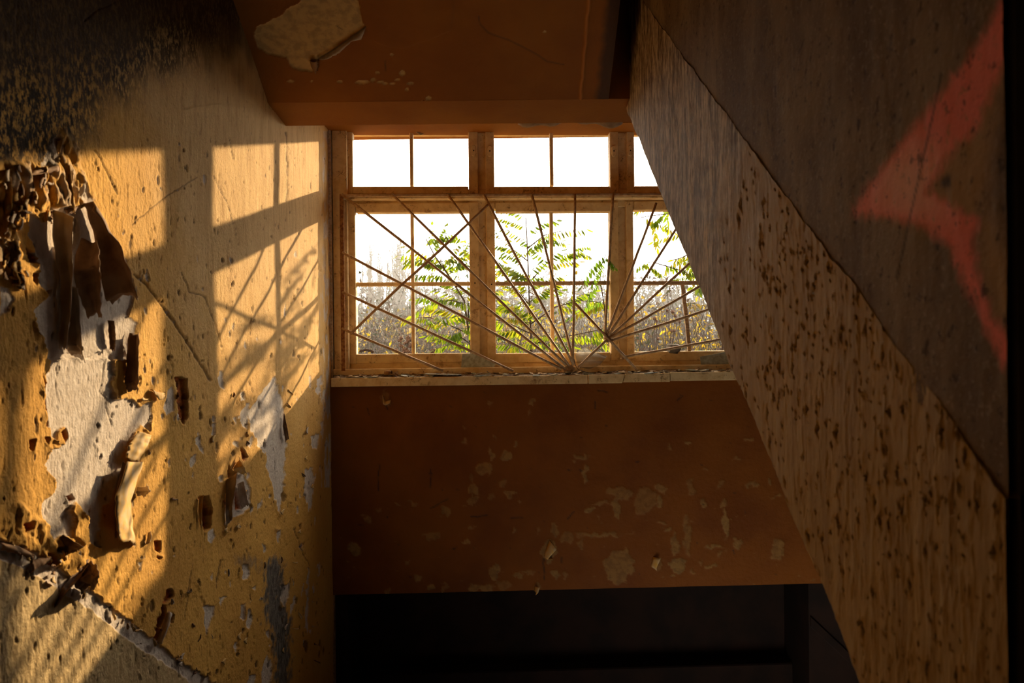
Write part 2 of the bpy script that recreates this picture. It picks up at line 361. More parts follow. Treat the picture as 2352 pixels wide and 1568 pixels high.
WHITE = [
 tr([(345, 190), (480, 170), (560, 215), (700, 140), (735, 170), (740, 480), (790, 480), (850, 470), (920, 520), (990, 480), (1000, 570), (975, 690), (915, 640), (870, 720), (810, 850), (830, 890), (790, 990), (720, 1150), (680, 1190), (640, 1380), (640, 1440), (590, 1420), (575, 1330), (570, 1250), (500, 1150), (450, 1200), (480, 1270), (470, 1380), (440, 1360), (345, 1400), (330, 1300), (275, 1290), (265, 1195), (330, 1110), (355, 1020), (295, 900), (320, 800), (395, 770), (330, 730), (320, 620), (300, 530), (300, 380)], C6),
 tr([(175, 690), (300, 740), (330, 640), (480, 650), (600, 640), (690, 790), (800, 950), (880, 1180), (860, 1290), (830, 1370), (900, 1400), (870, 1568), (880, 1640), (300, 1640), (260, 1480), (230, 1430), (205, 1330), (250, 1300), (310, 1220), (270, 1150), (225, 900)], C5),
 tr([(330, 190), (400, 190), (380, 270), (385, 340), (330, 370), (240, 380), (300, 330), (310, 280)], C5),
 tr([(500, 540), (545, 460), (575, 520), (605, 600), (590, 640), (530, 630), (505, 590)], C5),
 tr([(0, 1160), (60, 1180), (90, 1250), (60, 1330), (0, 1350)], C5),
 tr([(695, 65), (715, 230), (740, 250), (752, 360), (765, 430), (778, 640), (765, 960), (745, 1060), (720, 1215), (690, 1090), (655, 930), (620, 830), (605, 700), (590, 715), (540, 650), (540, 590), (500, 575), (470, 450), (465, 370), (500, 330), (560, 240), (640, 130)], D4),
 tr([(370, 870), (440, 880), (480, 1000), (480, 1150), (400, 1230), (340, 1240), (290, 1310), (280, 1190), (330, 1110), (290, 1040), (330, 960)], D4),
 tr([(930, 850), (990, 830), (1005, 920), (985, 1110), (965, 1190), (925, 1090)], D4),
 tr([(980, 580), (1040, 545), (1050, 600), (1020, 690), (985, 660)], D4), tr([(1060, 450), (1090, 490), (1080, 600), (1060, 570)], D4),
 tr([(1030, 110), (1065, 70), (1070, 140), (1040, 240), (1015, 210)], D4), tr([(1080, 190), (1105, 200), (1095, 300), (1075, 260)], D4),
 tr([(225, 30), (250, 40), (262, 190), (235, 180), (218, 100)], D4), tr([(30, 590), (60, 570), (95, 690), (95, 730), (40, 640)], D4),
 tr([(0, 740), (35, 715), (30, 790), (0, 830)], D4), tr([(165, 480), (190, 480), (185, 560), (165, 570)], D4), tr([(400, 210), (430, 200), (440, 280), (415, 290)], D4),
 tr([(390, 400), (470, 300), (470, 440), (430, 500), (400, 470)], D4), tr([(345, 430), (375, 420), (360, 500)], D4), tr([(335, 630), (380, 620), (375, 665), (340, 660)], D4),
 tr([(215, 910), (250, 900), (255, 950), (225, 950)], D4), tr([(140, 1360), (190, 1330), (200, 1390), (170, 1450), (135, 1430)], D4), tr([(700, 1345), (735, 1345), (730, 1400), (705, 1450)], D4),
 tr([(545, 1120), (580, 1080), (575, 1120), (540, 1180)], D4), tr([(485, 1150), (505, 1150), (490, 1215)], D4),
 tr([(1100, 420), (1130, 395), (1140, 540), (1100, 580), (1078, 535)], C6),
 tr([(1640, 430), (1665, 425), (1690, 500), (1670, 540), (1632, 520)], C7), tr([(1375, 715), (1450, 700), (1440, 770), (1390, 900)], C7), tr([(1480, 650), (1515, 640), (1490, 710)], C7),
 tr([(1622, 700), (1650, 690), (1640, 800), (1612, 790)], C7), tr([(1670, 720), (1710, 800), (1680, 870), (1655, 850)], C7), tr([(1895, 570), (1955, 555), (1950, 650), (1915, 710), (1890, 640)], C7),
 tr([(1800, 1040), (1835, 1100), (1830, 1300), (1750, 1300), (1765, 1150)], C7), tr([(1960, 700), (1990, 640), (1995, 700), (1965, 770)], C7), tr([(1865, 200), (1895, 200), (1885, 285)], C7),
 tr([(2075, 440), (2090, 470), (2080, 900), (2065, 850)], C7), tr([(2140, 430), (2160, 420), (2150, 520)], C7), tr([(2030, 600), (2045, 540), (2050, 600), (2035, 640)], C7),
 tr([(1575, 970), (1600, 955), (1585, 1030)], C7), tr([(1680, 1180), (1725, 1170), (1720, 1228), (1670, 1228)], C7), tr([(935, 420), (955, 415), (945, 470)], C7),
 tr([(1760, 290), (1790, 295), (1785, 320)], C7), tr([(1690, 580), (1730, 575), (1720, 610)], C7),
]
for i, p in enumerate(WHITE): patch(p, X, Y, jx*(1 if i < 5 else .55), jy*(1 if i < 5 else .55), recess(.0035 if i < 2 else .0025, .006 if i < 2 else .003, 0))
edge = sstep(735, 752, X+10*fbm(wy*20, wz*20, 3, 60))*(Y > 300)*(Y < 1120)
lay[..., 0] = np.maximum(lay[..., 0], edge*sstep(-.1, .25, fbm(wy*18, wz*9, 3, 61))); h -= .003*edge*sstep(-.1, .25, fbm(wy*18, wz*9, 3, 61))
# islands of yellow left on the white
for p in [tr([(365, 690), (420, 655), (450, 720), (420, 775), (370, 760)], C6), tr([(455, 1200), (500, 1140), (575, 1240), (575, 1400), (540, 1430), (480, 1370), (480, 1270)], C6)]:
    def fn(m, s): lay[..., 0][m] *= sstep(-1, 1, s); h[m] += .004*sstep(1, -1, s)
    patch(p, X, Y, jx*.5, jy*.5, fn)
DEEP = [
 (tr([(1310, 1110), (1360, 1108), (1390, 1200), (1380, 1325), (1335, 1345), (1318, 1230)], C6), .020), (tr([(1045, 270), (1090, 268), (1085, 350), (1048, 335)], C7), .008),
 (tr([(1060, 370), (1098, 380), (1078, 405)], C7), .007), (tr([(280, 310), (300, 380), (303, 530), (322, 660), (300, 650), (287, 500)], C6), .008),
 (tr([(175, 900), (235, 950), (240, 1010), (200, 1000)], C5), .012), (tr([(215, 1080), (262, 1075), (250, 1150), (225, 1130)], C5), .012),
 (tr([(300, 1200), (345, 1180), (330, 1230)], C5), .006), (tr([(435, 1110), (480, 1095), (500, 1130), (460, 1160)], C6), .012),
 (tr([(395, 690), (430, 665), (450, 720), (425, 765)], C6), .010), (tr([(180, 740), (215, 735), (200, 810), (182, 790)], C6), .008), (tr([(280, 720), (310, 720), (300, 770)], C6), .008),
 (tr([(150, 1290), (210, 1270), (215, 1320), (170, 1350)], C6), .012), (tr([(520, 450), (600, 440), (640, 520), (600, 580), (540, 560)], D3), .012), (tr([(640, 390), (690, 370), (700, 440), (660, 450)], D3), .015),
 (tr([(1150, 330), (1220, 340), (1222, 600), (1200, 640), (1165, 560)], C6), .010), (tr([(1130, 600), (1160, 590), (1180, 640), (1120, 700), (1110, 780), (1060, 945), (1035, 920), (1090, 740)], C7), .012), (tr([(1145, 750), (1175, 770), (1165, 830), (1145, 800)], C7), .008),
 (tr([(405, 665), (440, 700), (465, 750), (430, 785), (400, 740)], D4), .010), (tr([(355, 1000), (385, 1010), (420, 1180), (370, 1170)], D4), .012), (tr([(305, 810), (330, 880), (320, 930), (300, 900)], D4), .012), (tr([(280, 1040), (310, 1120), (280, 1220), (268, 1100)], D4), .012),
]
for p, dp in DEEP: patch(p, X, Y, jx*.4, jy*.4, recess(dp, .004, 1, .95, 4))
patch(tr([(1790, 430), (1840, 380), (1890, 370), (1910, 520), (1900, 700), (1960, 800), (1960, 1300), (1870, 1300), (1840, 900), (1790, 800)], C7), X, Y, jx*2, jy*2, lambda m, s: wear_shade[..., 1].__setitem__(m, sstep(8, -8, s)))
patch(tr([(1600, 380), (1740, 400), (1760, 480), (1700, 440), (1610, 430)], C7), X, Y, jx*2, jy*2, lambda m, s: wear_shade[..., 1].__setitem__(m, np.maximum(wear_shade[..., 1][m], .6*sstep(10, -8, s))))
# crumpled torn zone, upper left
TORN = tr([(-400, 330), (90, 345), (240, 360), (330, 330), (400, 130), (430, 120), (480, 190), (540, 420), (560, 470), (600, 560), (590, 640), (540, 640), (330, 700), (175, 690), (130, 620), (90, 740), (150, 950), (60, 1100), (-400, 1150)], C5)
def torn(m, s):
    k = sstep(6, -14, s); a = np.abs(fbm(wy[m]*16, wz[m]*9, 4, 70)); b = fbm(wy[m]*34, wz[m]*14, 3, 74)
    h[m] += k*(.016*a+.007*b); wear_shade[..., 2][m] = np.maximum(wear_shade[..., 2][m], k*.85*sstep(.32, .55, -b)); lay[..., 0][m] = np.maximum(lay[..., 0][m], k*.55*sstep(.25, .5, a))
    lay[..., 1][m] = np.maximum(lay[..., 1][m], k*.8*sstep(.5, .7, -b)); lay[..., 3][m] *= 1-k*.7
patch(TORN, X, Y, jx*1.3, jy*1.3, torn)
patch(tr([(0, 1250), (120, 1150), (300, 1290), (340, 1400), (560, 1420), (560, 1568), (230, 1568), (0, 1330)], C6), X, Y, jx, jy,
      lambda m, s: h.__setitem__(m, h[m]+sstep(6, -10, s)*.009*np.abs(fbm(wy[m]*22, wz[m]*14, 4, 80))))
# random small pits with lifted lips
rs = np.random.RandomState(5)
for k in range(430):
    cx = rs.uniform(180, 752) if rs.rand() < .8 else rs.uniform(0, 300); cy = rs.uniform(330, 1560)
    if cy < 620 and rs.rand() < .55 or (cx < 300 and rs.rand() < .6): continue
    ry = rs.uniform(3, 10)*(1.6 if rs.rand() < .12 else 1); rx = ry*rs.uniform(.18, .42)
    m = (np.abs(X-cx) < rx+8) & (np.abs(Y-cy) < ry+10)
    if not m.any(): continue
    aa = np.abs((X[m]-cx+jx[m]*.4)/rx); bb = np.abs((Y[m]-cy+jy[m]*.7)/ry); s = (.55*np.hypot(aa, bb)+.45*(aa+bb)-1)*rx
    h[m] += -.003*sstep(.8, -.8, s)+.003*np.exp(-np.clip(s, 0, 99)/2.5)*(s > 0)*rs.rand()
    r = rs.rand()
    if r < .35: lay[..., 0][m] = np.maximum(lay[..., 0][m], sstep(.6, -.6, s))
    elif r < .9: wear_shade[..., 2][m] = np.maximum(wear_shade[..., 2][m], .72*sstep(.6, -.6, s))
for pts, wd, dp in [(tr([(880, 1085), (960, 1150), (1050, 1260), (1140, 1400), (1250, 1568), (1370, 1780)], C5), 2.2, .004), (tr([(1190, 1070), (1240, 1200), (1340, 1230), (1400, 1400), (1450, 1560)], C5), 1.5, .003), (tr([(620, 270), (700, 410), (770, 560)], C5), 1.6, .003),
                    (tr([(1870, 150), (1880, 240), (1885, 600)], C5), 1.5, .004), (tr([(1500, 190), (1530, 330)], C5), 1.2, .003), (tr([(1400, 440), (1480, 600), (1530, 760)], C5), 1.2, .002), (tr([(1300, 450), (1090, 570), (870, 760)], C5), 1.4, .002), (tr([(1240, 820), (1300, 470)], C7), 1.2, .003),
                    (tr([(1980, 170), (2040, 350), (2090, 440)], C7), 1.2, .003), (tr([(1500, 400), (1470, 550)], C7), 2.0, .004), (tr([(660, 160), (750, 80), (930, 0)], (0, 0, 3.36)), 2, .002), (tr([(690, 430), (700, 520), (730, 590), (745, 650)], C6), 1.4, .003), (tr([(690, 220), (680, 330), (660, 430), (710, 480)], C6), 1.2, .003)]:
    dl = sdline(pts, X+jx*.35, Y+jy*.35); h -= dp*np.exp(-(dl/wd)**2); wear_shade[..., 2] = np.maximum(wear_shade[..., 2], .75*np.exp(-(dl/(wd*.8))**2))
ca = sdline(tr([(1400, 870), (1500, 830), (1640, 810), (1780, 810), (1900, 840), (2060, 910)], (0, 0, 3.36)), X, Y); h += .0012*np.exp(-(ca/5)**2)
V = P.copy(); V[..., 0] += h
grid_obj('plaster_face', V, MT['wall'], wall_left, {'lay': lay, 'wear_shade': wear_shade}, flip=True)

# ---- peeling sheets and curls on the left wall (each a part of the wall)
def flap(name, base, tip, mat, bulge=.012, n=26, m=10, jag=.004, dy=0.0, delta=None, seed=0, sub=True):
    b = np.array(base, float); t = np.array(tip, float); s = np.linspace(0, 1, n)
    def res(p):
        q = np.linspace(0, 1, len(p)); return np.stack([np.interp(s, q, p[:, 0]), np.interp(s, q, p[:, 1])], -1)
    b = res(b); t = res(t); B = PL(b[:, 0], b[:, 1], .001)
    if delta is None: T = at(t[:, 0], t[:, 1], B[:, 1]+dy)
    else: T = PL(t[:, 0], t[:, 1], delta)
    u = np.linspace(0, 1, m); V = B[:, None]*(1-u)[None, :, None]+T[:, None]*u[None, :, None]
    tang = np.cross(T-B, np.gradient(B, axis=0)); tang /= np.linalg.norm(tang, axis=1)[:, None]+1e-9
    nz = perlin(s*9, s*0+seed, 5)
    V += tang[:, None]*(bulge*np.sin(u*pi))[None, :, None]
    V += tang[:, None]*(.5*bulge*perlin(s[:, None]*6+seed, u[None, :]*3, 9))[..., None]
    V[:, -1] += (T-B)*(.10*nz)[:, None]+np.array([0, 0, 1])*jag*perlin(s*25, s*0+seed, 6)[:, None]
    end = jag*perlin(u*6, u*0+seed+.5, 7); V[-1, :, 2] += end*1.6
    o = grid_obj(name, V, mat, wall_left)
    md = o.modifiers.new('thickness', 'SOLIDIFY'); md.thickness = .0012; md.offset = 0
    return o
FL = [
 ('peeling_sheet', [(188, 468), (205, 505), (222, 560), (232, 640), (244, 690), (258, 700)], [(212, 482), (244, 520), (278, 566), (297, 620), (313, 680), (318, 688)], 'brown', .016),
 ('peeling_sheet', [(186, 545), (168, 622), (178, 670), (190, 700), (204, 730)], [(224, 552), (227, 600), (230, 640), (232, 690), (231, 732)], 'brown', .014),
 ('peeling_sheet', [(160, 655), (158, 720), (153, 790), (158, 812)], [(178, 662), (184, 740), (188, 800), (194, 830)], 'paper', .010),
 ('peeling_sheet', [(118, 480), (122, 560), (140, 640), (138, 730), (135, 800)], [(170, 500), (165, 570), (166, 640), (160, 730), (152, 800)], 'paper', .012),
 ('paint_curl', [(297, 764), (291, 820), (287, 880), (293, 902)], [(318, 763), (318, 820), (317, 880), (316, 905)], 'brown', .014),
 ('paint_curl', [(248, 735), (250, 770), (253, 803)], [(262, 738), (266, 775), (263, 805)], 'brown', .006),
 ('paint_curl', [(204, 1284), (182, 1305), (165, 1332), (176, 1350), (196, 1357)], [(209, 1288), (225, 1303), (227, 1325), (222, 1346), (206, 1361)], 'scroll', .014),
 ('paint_curl', [(196, 1292), (168, 1318), (142, 1350), (126, 1388)], [(204, 1296), (182, 1330), (160, 1352), (129, 1392)], 'scroll', .004),
 ('paint_curl', [(141, 1230), (143, 1255), (148, 1278)], [(143, 1229), (193, 1256), (168, 1270)], 'scroll', .006),
 ('paint_curl', [(652, 949), (650, 980), (656, 1014)], [(653, 950), (661, 986), (664, 1008)], 'brown', .003),
 ('paint_curl', [(521, 1100), (519, 1135), (518, 1177), (521, 1207)], [(545, 1085), (541, 1120), (533, 1163), (535, 1190)], 'paper', .006),
 ('paint_curl', [(545, 1112), (548, 1140), (556, 1168)], [(560, 1105), (566, 1135), (573, 1160)], 'paper', .005),
 ('paint_curl', [(545, 1060), (535, 1078), (560, 1090)], [(548, 1048), (560, 1070), (568, 1088)], 'flake', .004),
 ('paint_curl', [(148, 370), (150, 420), (156, 480)], [(160, 380), (168, 440), (172, 490)], 'flake', .007),
 ('paint_curl', [(132, 325), (130, 345), (133, 352)], [(146, 312), (142, 335), (138, 350)], 'flake', .003),
 ('paint_curl', [(60, 395), (90, 388), (125, 386)], [(62, 405), (95, 400), (134, 394)], 'brown', .008),
 ('paint_curl', [(10, 410), (12, 445), (16, 478)], [(24, 405), (28, 445), (26, 482)], 'flake', .006),
 ('paint_curl', [(95, 495), (120, 505), (135, 500)], [(100, 490), (124, 482), (137, 497)], 'brown', .006),
 ('paint_curl', [(146, 482), (165, 476), (186, 470)], [(150, 495), (172, 486), (190, 474)], 'brown', .005),
 ('paint_curl', [(14, 560), (22, 585), (20, 605)], [(40, 555), (46, 580), (36, 604)], 'paper', .010),
 ('paint_curl', [(52, 470), (46, 480), (48, 500)], [(60, 462), (62, 482), (58, 500)], 'brown', .006),
 ('paint_curl', [(282, 1060), (266, 1130), (262, 1190), (266, 1236)], [(296, 1068), (275, 1130), (270, 1190), (272, 1240)], 'brown', .004),
 ('paint_curl', [(0, 1246), (35, 1252), (70, 1270)], [(2, 1262), (38, 1270), (72, 1284)], 'brown', .006),
 ('paint_curl', [(70, 1290), (88, 1282), (108, 1280)], [(66, 1316), (92, 1302), (112, 1290)], 'brown', .006),
 ('paint_curl', [(345, 894), (360, 900), (372, 902)], [(355, 905), (368, 920), (378, 912)], 'flake', .004),
 ('paint_curl', [(316, 1118), (312, 1130), (318, 1140)], [(338, 1112), (345, 1128), (330, 1142)], 'paper', .006),
 ('paint_curl', [(458, 1140), (456, 1170), (460, 1205)], [(468, 1136), (464, 1168), (462, 1210)], 'flake', .004),
 ('paint_curl', [(340, 1222), (338, 1235), (335, 1250)], [(346, 1220), (348, 1235), (344, 1245)], 'paper', .002),
 ('paint_curl', [(360, 1480), (372, 1440), (385, 1405)], [(372, 1478), (388, 1440), (396, 1408)], 'paper', .004),
]
for i, (nm, b, t, mt, bl) in enumerate(FL): flap(nm, b, t, MT[mt], bl, seed=i*1.7, n=28 if i < 12 else 14, m=12 if i < 12 else 7, jag=.005 if i < 4 else .003)
# yellow sheet lifted along its left edge
flap('peeling_sheet', [(330, 1060), (312, 1110), (302, 1160), (304, 1210), (312, 1250)], [(292, 1060), (268, 1140), (266, 1180), (270, 1215), (276, 1240)], MT['flake'], .006, delta=.026, seed=40.2)
flap('peeling_sheet', [(348, 1000), (340, 1020), (318, 1060)], [(316, 990), (298, 1020), (289, 1052)], MT['flake'], .004, delta=.014, seed=42.2)
# small flakes
rs = np.random.RandomState(12)
for k in range(142):
    if k < 62:
        cx = rs.uniform(2, 118); cy = rs.uniform(385, 660)
        if cy > 500 and cx > 62: cx *= .5
    elif k < 80: u = rs.rand(); cx = u*470; cy = 1240+u*315+rs.uniform(-8, 10)
    elif k < 92: cx = rs.uniform(60, 150); cy = rs.uniform(1230, 1300)
    else: cx = rs.uniform(320, 735); cy = rs.uniform(880, 1540)
    L = rs.uniform(4, 10)*(1.7 if k < 62 else 1); a = rs.uniform(-.5, .5)+(0 if rs.rand() < .75 else 1.2)
    dx = math.sin(a)*L; dyy = math.cos(a)*L; wpx = rs.uniform(2.5, 6)*1.5
    sgn = 1 if rs.rand() < .6 else -1
    b = [(cx-dx, cy-dyy), (cx, cy), (cx+dx, cy+dyy)]; tp = [(cx-dx*.7+wpx*.4*sgn, cy-dyy*.7), (cx+wpx*sgn, cy+2), (cx+dx*.6+wpx*.5*sgn, cy+dyy*.8)]
    flap('paint_flake', b, tp, MT[('flake', 'paper', 'flake', 'brown')[k % 4]], .003, 7, 4, .002, delta=rs.uniform(.004, .012)*1.4 if k < 62 else rs.uniform(.003, .007), seed=k*.77)

# ---- window wall
vy = lambda py, px=1100, off=0.: float(Puv(px, py, off)[1])
ux = lambda px, py=640, off=0.: float(Puv(px, py, off)[0])
uL = ux(764); uR = ux(1768); vT = vy(297, 1100); vS = vy(880, 1200)
vN = vy(1353, 1330); uN0 = ux(800, 1450); uN1 = ux(1857, 1400)
UR = 1.75
mb = MB()
mb.wbox(-1.05, UR, vT+.012, 3.0, .012, .13)
mb.wbox(uR, UR, vS, vT+.02, .012, .40)
mb.wbox(uL-.004, UR, vN, vS, .012, .40)
mb.wbox(uL-.004, UR, -3.0, vN, .30, .40); mb.wbox(uL-.004, uN0, -3.0, vN, .0, .30); mb.wbox(uN1, UR, -3.0, vN, .0, .30)
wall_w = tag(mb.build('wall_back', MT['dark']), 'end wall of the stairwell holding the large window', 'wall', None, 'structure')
mb = MB(); mb.wbox(-1.05, uL-.004, -3.0, vT+.02, .008, .40); mb.build('reveal_plaster', MT['chip'], wall_w)
pxs = np.arange(758, 2040, 3.0); pys = np.arange(872, 1364, 2.6)
X, Y = np.meshgrid(pxs, pys, indexing='ij')
# bottom edge follows the niche head
yb = np.interp(X, [760, 1850, 2040], [1366, 1340, 1336]); Yf = 872+(Y-872)*(yb-872)/(Y.max()-872)
P = PW(X, Yf); q = P-WO; qu = q @ WU; qv = q[..., 2]
jx = 8*fbm(qu*22, qv*22, 4, 5); jy = 8*fbm(qu*22, qv*22, 4, 6)
lay = np.zeros(X.shape+(3,)); h = .003*fbm(qu*4, qv*4, 4, 2)+.0007*fbm(qu*60, qv*60, 2, 3)
SP = [((x, y, a, b), C4) for x, y, a, b in [(410, 118, 30, 34), (940, 145, 18, 15), (1155, 140, 20, 18), (1145, 195, 8, 14), (915, 475, 42, 26), (945, 400, 12, 40), (1010, 550, 28, 20), (1040, 605, 30, 18), (1020, 415, 30, 25), (850, 640, 25, 25), (860, 580, 18, 30), (848, 530, 12, 22), (545, 655, 18, 8), (470, 660, 14, 5), (380, 690, 18, 10), (320, 740, 18, 26), (255, 885, 38, 38), (650, 820, 42, 20), (1400, 420, 38, 16), (1430, 510, 15, 38), (1600, 600, 62, 32), (1585, 680, 20, 50), (1730, 640, 50, 66), (1270, 790, 25, 30), (1240, 890, 40, 55), (1335, 835, 32, 28), (1600, 975, 78, 84), (970, 1005, 32, 42), (1140, 1010, 30, 16), (1090, 1025, 18, 16), (1275, 1015, 25, 20), (1325, 1020, 14, 16), (900, 1085, 66, 20), (1010, 1070, 35, 24), (1180, 1080, 20, 22), (575, 1040, 20, 20), (1510, 650, 55, 10), (1500, 815, 115, 9), (1450, 685, 25, 18), (1410, 860, 16, 30), (720, 695, 20, 14), (820, 850, 14, 12), (845, 780, 14, 12), (1068, 790, 12, 14), (1195, 795, 12, 12), (1095, 655, 10, 12), (815, 340, 12, 10), (820, 275, 12, 7), (970, 320, 10, 8), (1075, 355, 12, 8), (950, 610, 20, 16), (530, 955, 14, 10), (640, 1085, 14, 20), (710, 1080, 14, 20), (425, 1105, 20, 12)]]
SP += [((x, y, a, b), E3) for x, y, a, b in [(460, 290, 20, 44), (285, 300, 38, 26), (280, 370, 22, 32), (630, 275, 25, 25), (815, 275, 38, 20), (660, 500, 18, 75), (440, 570, 22, 120), (375, 620, 25, 66), (390, 745, 48, 40), (300, 490, 26, 16), (330, 540, 20, 22), (270, 720, 30, 40), (950, 650, 35, 60), (590, 630, 48, 10), (620, 668, 20, 14), (530, 380, 20, 18), (360, 795, 18, 8), (475, 775, 14, 18), (730, 615, 20, 22), (440, 40, 14, 12), (340, 60, 12, 30), (725, 130, 20, 6), (545, 195, 10, 8), (650, 390, 22, 19), (575, 740, 30, 10), (510, 725, 14, 12), (945, 340, 30, 6), (910, 265, 12, 22), (790, 30, 20, 14)]]
for i, ((x, y, a, b), c) in enumerate(SP):
    cx, cy = x/c[2]+c[0], y/c[2]+c[1]; a /= c[2]; b /= c[2]; m = (np.abs(X-cx) < a*1.7+8) & (np.abs(Yf-cy) < b*1.7+8)
    s = (np.hypot((X[m]-cx+jx[m]*1.1)/a, (Yf[m]-cy+jy[m]*1.1)/b)-1)*min(a, b)
    k = sstep(1.2, -1.2, s); lay[..., 0][m] = np.maximum(lay[..., 0][m], k*(.55+.45*((i*37) % 11)/10)); h[m] += .0022*k-.001*k*fbm(qu[m]*50, qv[m]*50, 2, 8)
for pts in [tr([(410, 150), (420, 178)], C4), tr([(375, 455), (378, 540), (370, 590)], C4), tr([(640, 480), (640, 575)], C4), tr([(1480, 135), (1478, 175)], C4), tr([(1215, 935), (1218, 1040)], C4), tr([(1310, 930), (1308, 960)], C4), tr([(320, 170), (325, 205)], C4), tr([(640, 680), (730, 630)], C4), tr([(850, 725), (930, 715)], C4), tr([(1490, 80), (1540, 90)], C4), tr([(380, 780), (410, 760)], (1400, 600, 2.45)), tr([(1340, 730), (1370, 700)], C4), tr([(1050, 730), (1110, 728)], C4)]:
    dl = sdline(pts, X+jx*.3, Yf+jy*.3); k = np.exp(-(dl/1.6)**2); lay[..., 1] = np.maximum(lay[..., 1], .8*k); h -= .002*k
band = fbm(qu*14, qv*30, 4, 22); lay[..., 0] = np.maximum(lay[..., 0], .5*sstep(.75, .95, band)*sstep(1080, 1200, Yf)); lay[..., 1] = np.maximum(lay[..., 1], .7*sstep(.8, 1.1, fbm(qu*20, qv*26, 3, 28)))
V = P-WN*h[..., None]
grid_obj('painted_face', V, MT['orange'], wall_w, {'lay': lay}, flip=False)
for k, (b, t) in enumerate([([(878, 905), (884, 922), (898, 918)], [(880, 928), (886, 931), (896, 926)]), ([(1262, 1240), (1248, 1278), (1268, 1280)], [(1278, 1262), (1256, 1286), (1270, 1284)]), ([(1500, 1278), (1494, 1300), (1506, 1308)], [(1518, 1282), (1508, 1304), (1508, 1310)]), ([(1228, 1346), (1226, 1356), (1232, 1358)], [(1240, 1348), (1236, 1362), (1230, 1366)])]):
    b = np.array(b, float); t = np.array(t, float); s = np.linspace(0, 1, 8); q3 = np.linspace(0, 1, 3)
    B = PW(np.interp(s, q3, b[:, 0]), np.interp(s, q3, b[:, 1]), -.003); T = PW(np.interp(s, q3, t[:, 0]), np.interp(s, q3, t[:, 1]), -.022)
    u = np.linspace(0, 1, 5)[None, :, None]; V = B[:, None]*(1-u)+T[:, None]*u-WN*(.004*np.sin(u*pi))
    o = grid_obj('paint_flake', V, MT['flake'], wall_w); md = o.modifiers.new('thickness', 'SOLIDIFY'); md.thickness = .0012
# niche details: worn ledge near its foot, and a plaster step on the right
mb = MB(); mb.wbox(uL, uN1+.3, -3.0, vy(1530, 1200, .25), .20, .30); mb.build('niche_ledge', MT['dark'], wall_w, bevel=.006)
mb = MB()
a0 = PW(1862, 1415, -.01); a1 = PW(1985, 1530, -.01); dn = np.array([0, 0, -.05])
mb.hexa([a0+dn, a1+dn, a1+dn+WN*.03, a0+dn+WN*.03, a0, a1, a1+WN*.03, a0+WN*.03]); mb.build('sloping_skirting', MT['dark'], wall_w, bevel=.003)

# ---- ceiling: landing slab, edge beam and the sloped soffit of the upper flight
YB0 = 2.716; ZB = H+.823; YB1 = 2.935
mb = MB()
mb.hexa([(-1.05, YB0, ZB), (1.7, YB0, ZB), (1.7, YB1, ZB-.02), (-1.05, YB1, ZB-.02), (-1.05, YB0, ZB+.35), (1.7, YB0, ZB+.35), (1.7, YB1, ZB+.35), (-1.05, YB1, ZB+.35)])
mb.box((-1.05, YB1, H+1.02), (1.7, 4.0, H+1.25))
mb.wbox(-1.05, UR, vT-.001, vT+.06, -.115, .10)
zt = lambda y: ZB+SL*(YB0-y)
mb.hexa([(-1.05, YB0+.02, ZB+.02), (.335, YB0+.02, ZB+.02), (.335, -.4, zt(-.4)+.02), (-1.05, -.4, zt(-.4)+.02), (-1.05, YB0+.02, ZB+.22), (.335, YB0+.02, ZB+.22), (.335, -.4, zt(-.4)+.25), (-1.05, -.4, zt(-.4)+.25)])
mb.box((-1.1, -1.7, H+2.95), (1.75, 4.05, H+3.1))
ceil = tag(mb.build('ceiling', MT['soffit']), 'orange painted soffit and edge beam above the window', 'ceiling', None, 'structure')
pxs = np.arange(520, 1424, 3.0); rows = np.concatenate([np.linspace(-500, -8, 30), np.arange(-4, 262, 2.4)])
X, Y = np.meshgrid(pxs, rows, indexing='ij')
n_s = np.array([0, SL, 1.0]); P = on_plane(X, Y, (0, YB0, ZB), n_s)
keep = np.clip(P[..., 1], -.35, YB0); t = (keep-P[..., 1])
# re-seat columns on true x positions so that the edges are straight in the room
xs = np.linspace(-XL-.01, .338, len(pxs)); ys = P[len(pxs)//2, :, 1].clip(-.35, YB0)
ys[-1] = YB0
GX, GY = np.meshgrid(xs, ys, indexing='ij'); P = np.stack([GX, GY, ZB+SL*(YB0-GY)], -1)
d = P-CAM; dl = d @ M3n; X = 1176+F*dl[..., 0]/-dl[..., 2]; Y = 784-F*dl[..., 1]/-dl[..., 2]
jx = 6*fbm(GX*16, GY*16, 4, 5); jy = 6*fbm(GX*16, GY*16, 4, 6)
lay = np.zeros(X.shape+(3,)); h = .003*fbm(GX*4, GY*4, 4, 2)+.0006*fbm(GX*50, GY*50, 2, 4)
def sof(depth, ch, val, lip=.002):
    def fn(m, s):
        h[m] -= depth*sstep(1.2, -1.2, s); h[m] += lip*np.exp(-np.clip(s, 0, 99)/5)*(s > 0); lay[..., ch][m] = np.maximum(lay[..., ch][m], val*sstep(1, -1, s))
    return fn
patch(tr([(180, 180), (215, 120), (330, 60), (420, -20), (480, -200), (660, -200), (690, 0), (705, 90), (725, 130), (640, 190), (500, 290), (450, 300), (465, 350), (400, 340), (350, 310), (340, 285), (240, 265), (190, 235)], C8), X, Y, jx, jy, sof(.004, 0, 1.0))
patch(tr([(735, 130), (760, 190), (840, 235), (900, 238), (1010, 200), (1140, 150), (1160, 0), (1160, -200), (660, -200), (700, 60)], C8), X, Y, jx*.6, jy*.6, lambda m, s: h.__setitem__(m, h[m]+.0035*sstep(1.5, -1.5, s)))
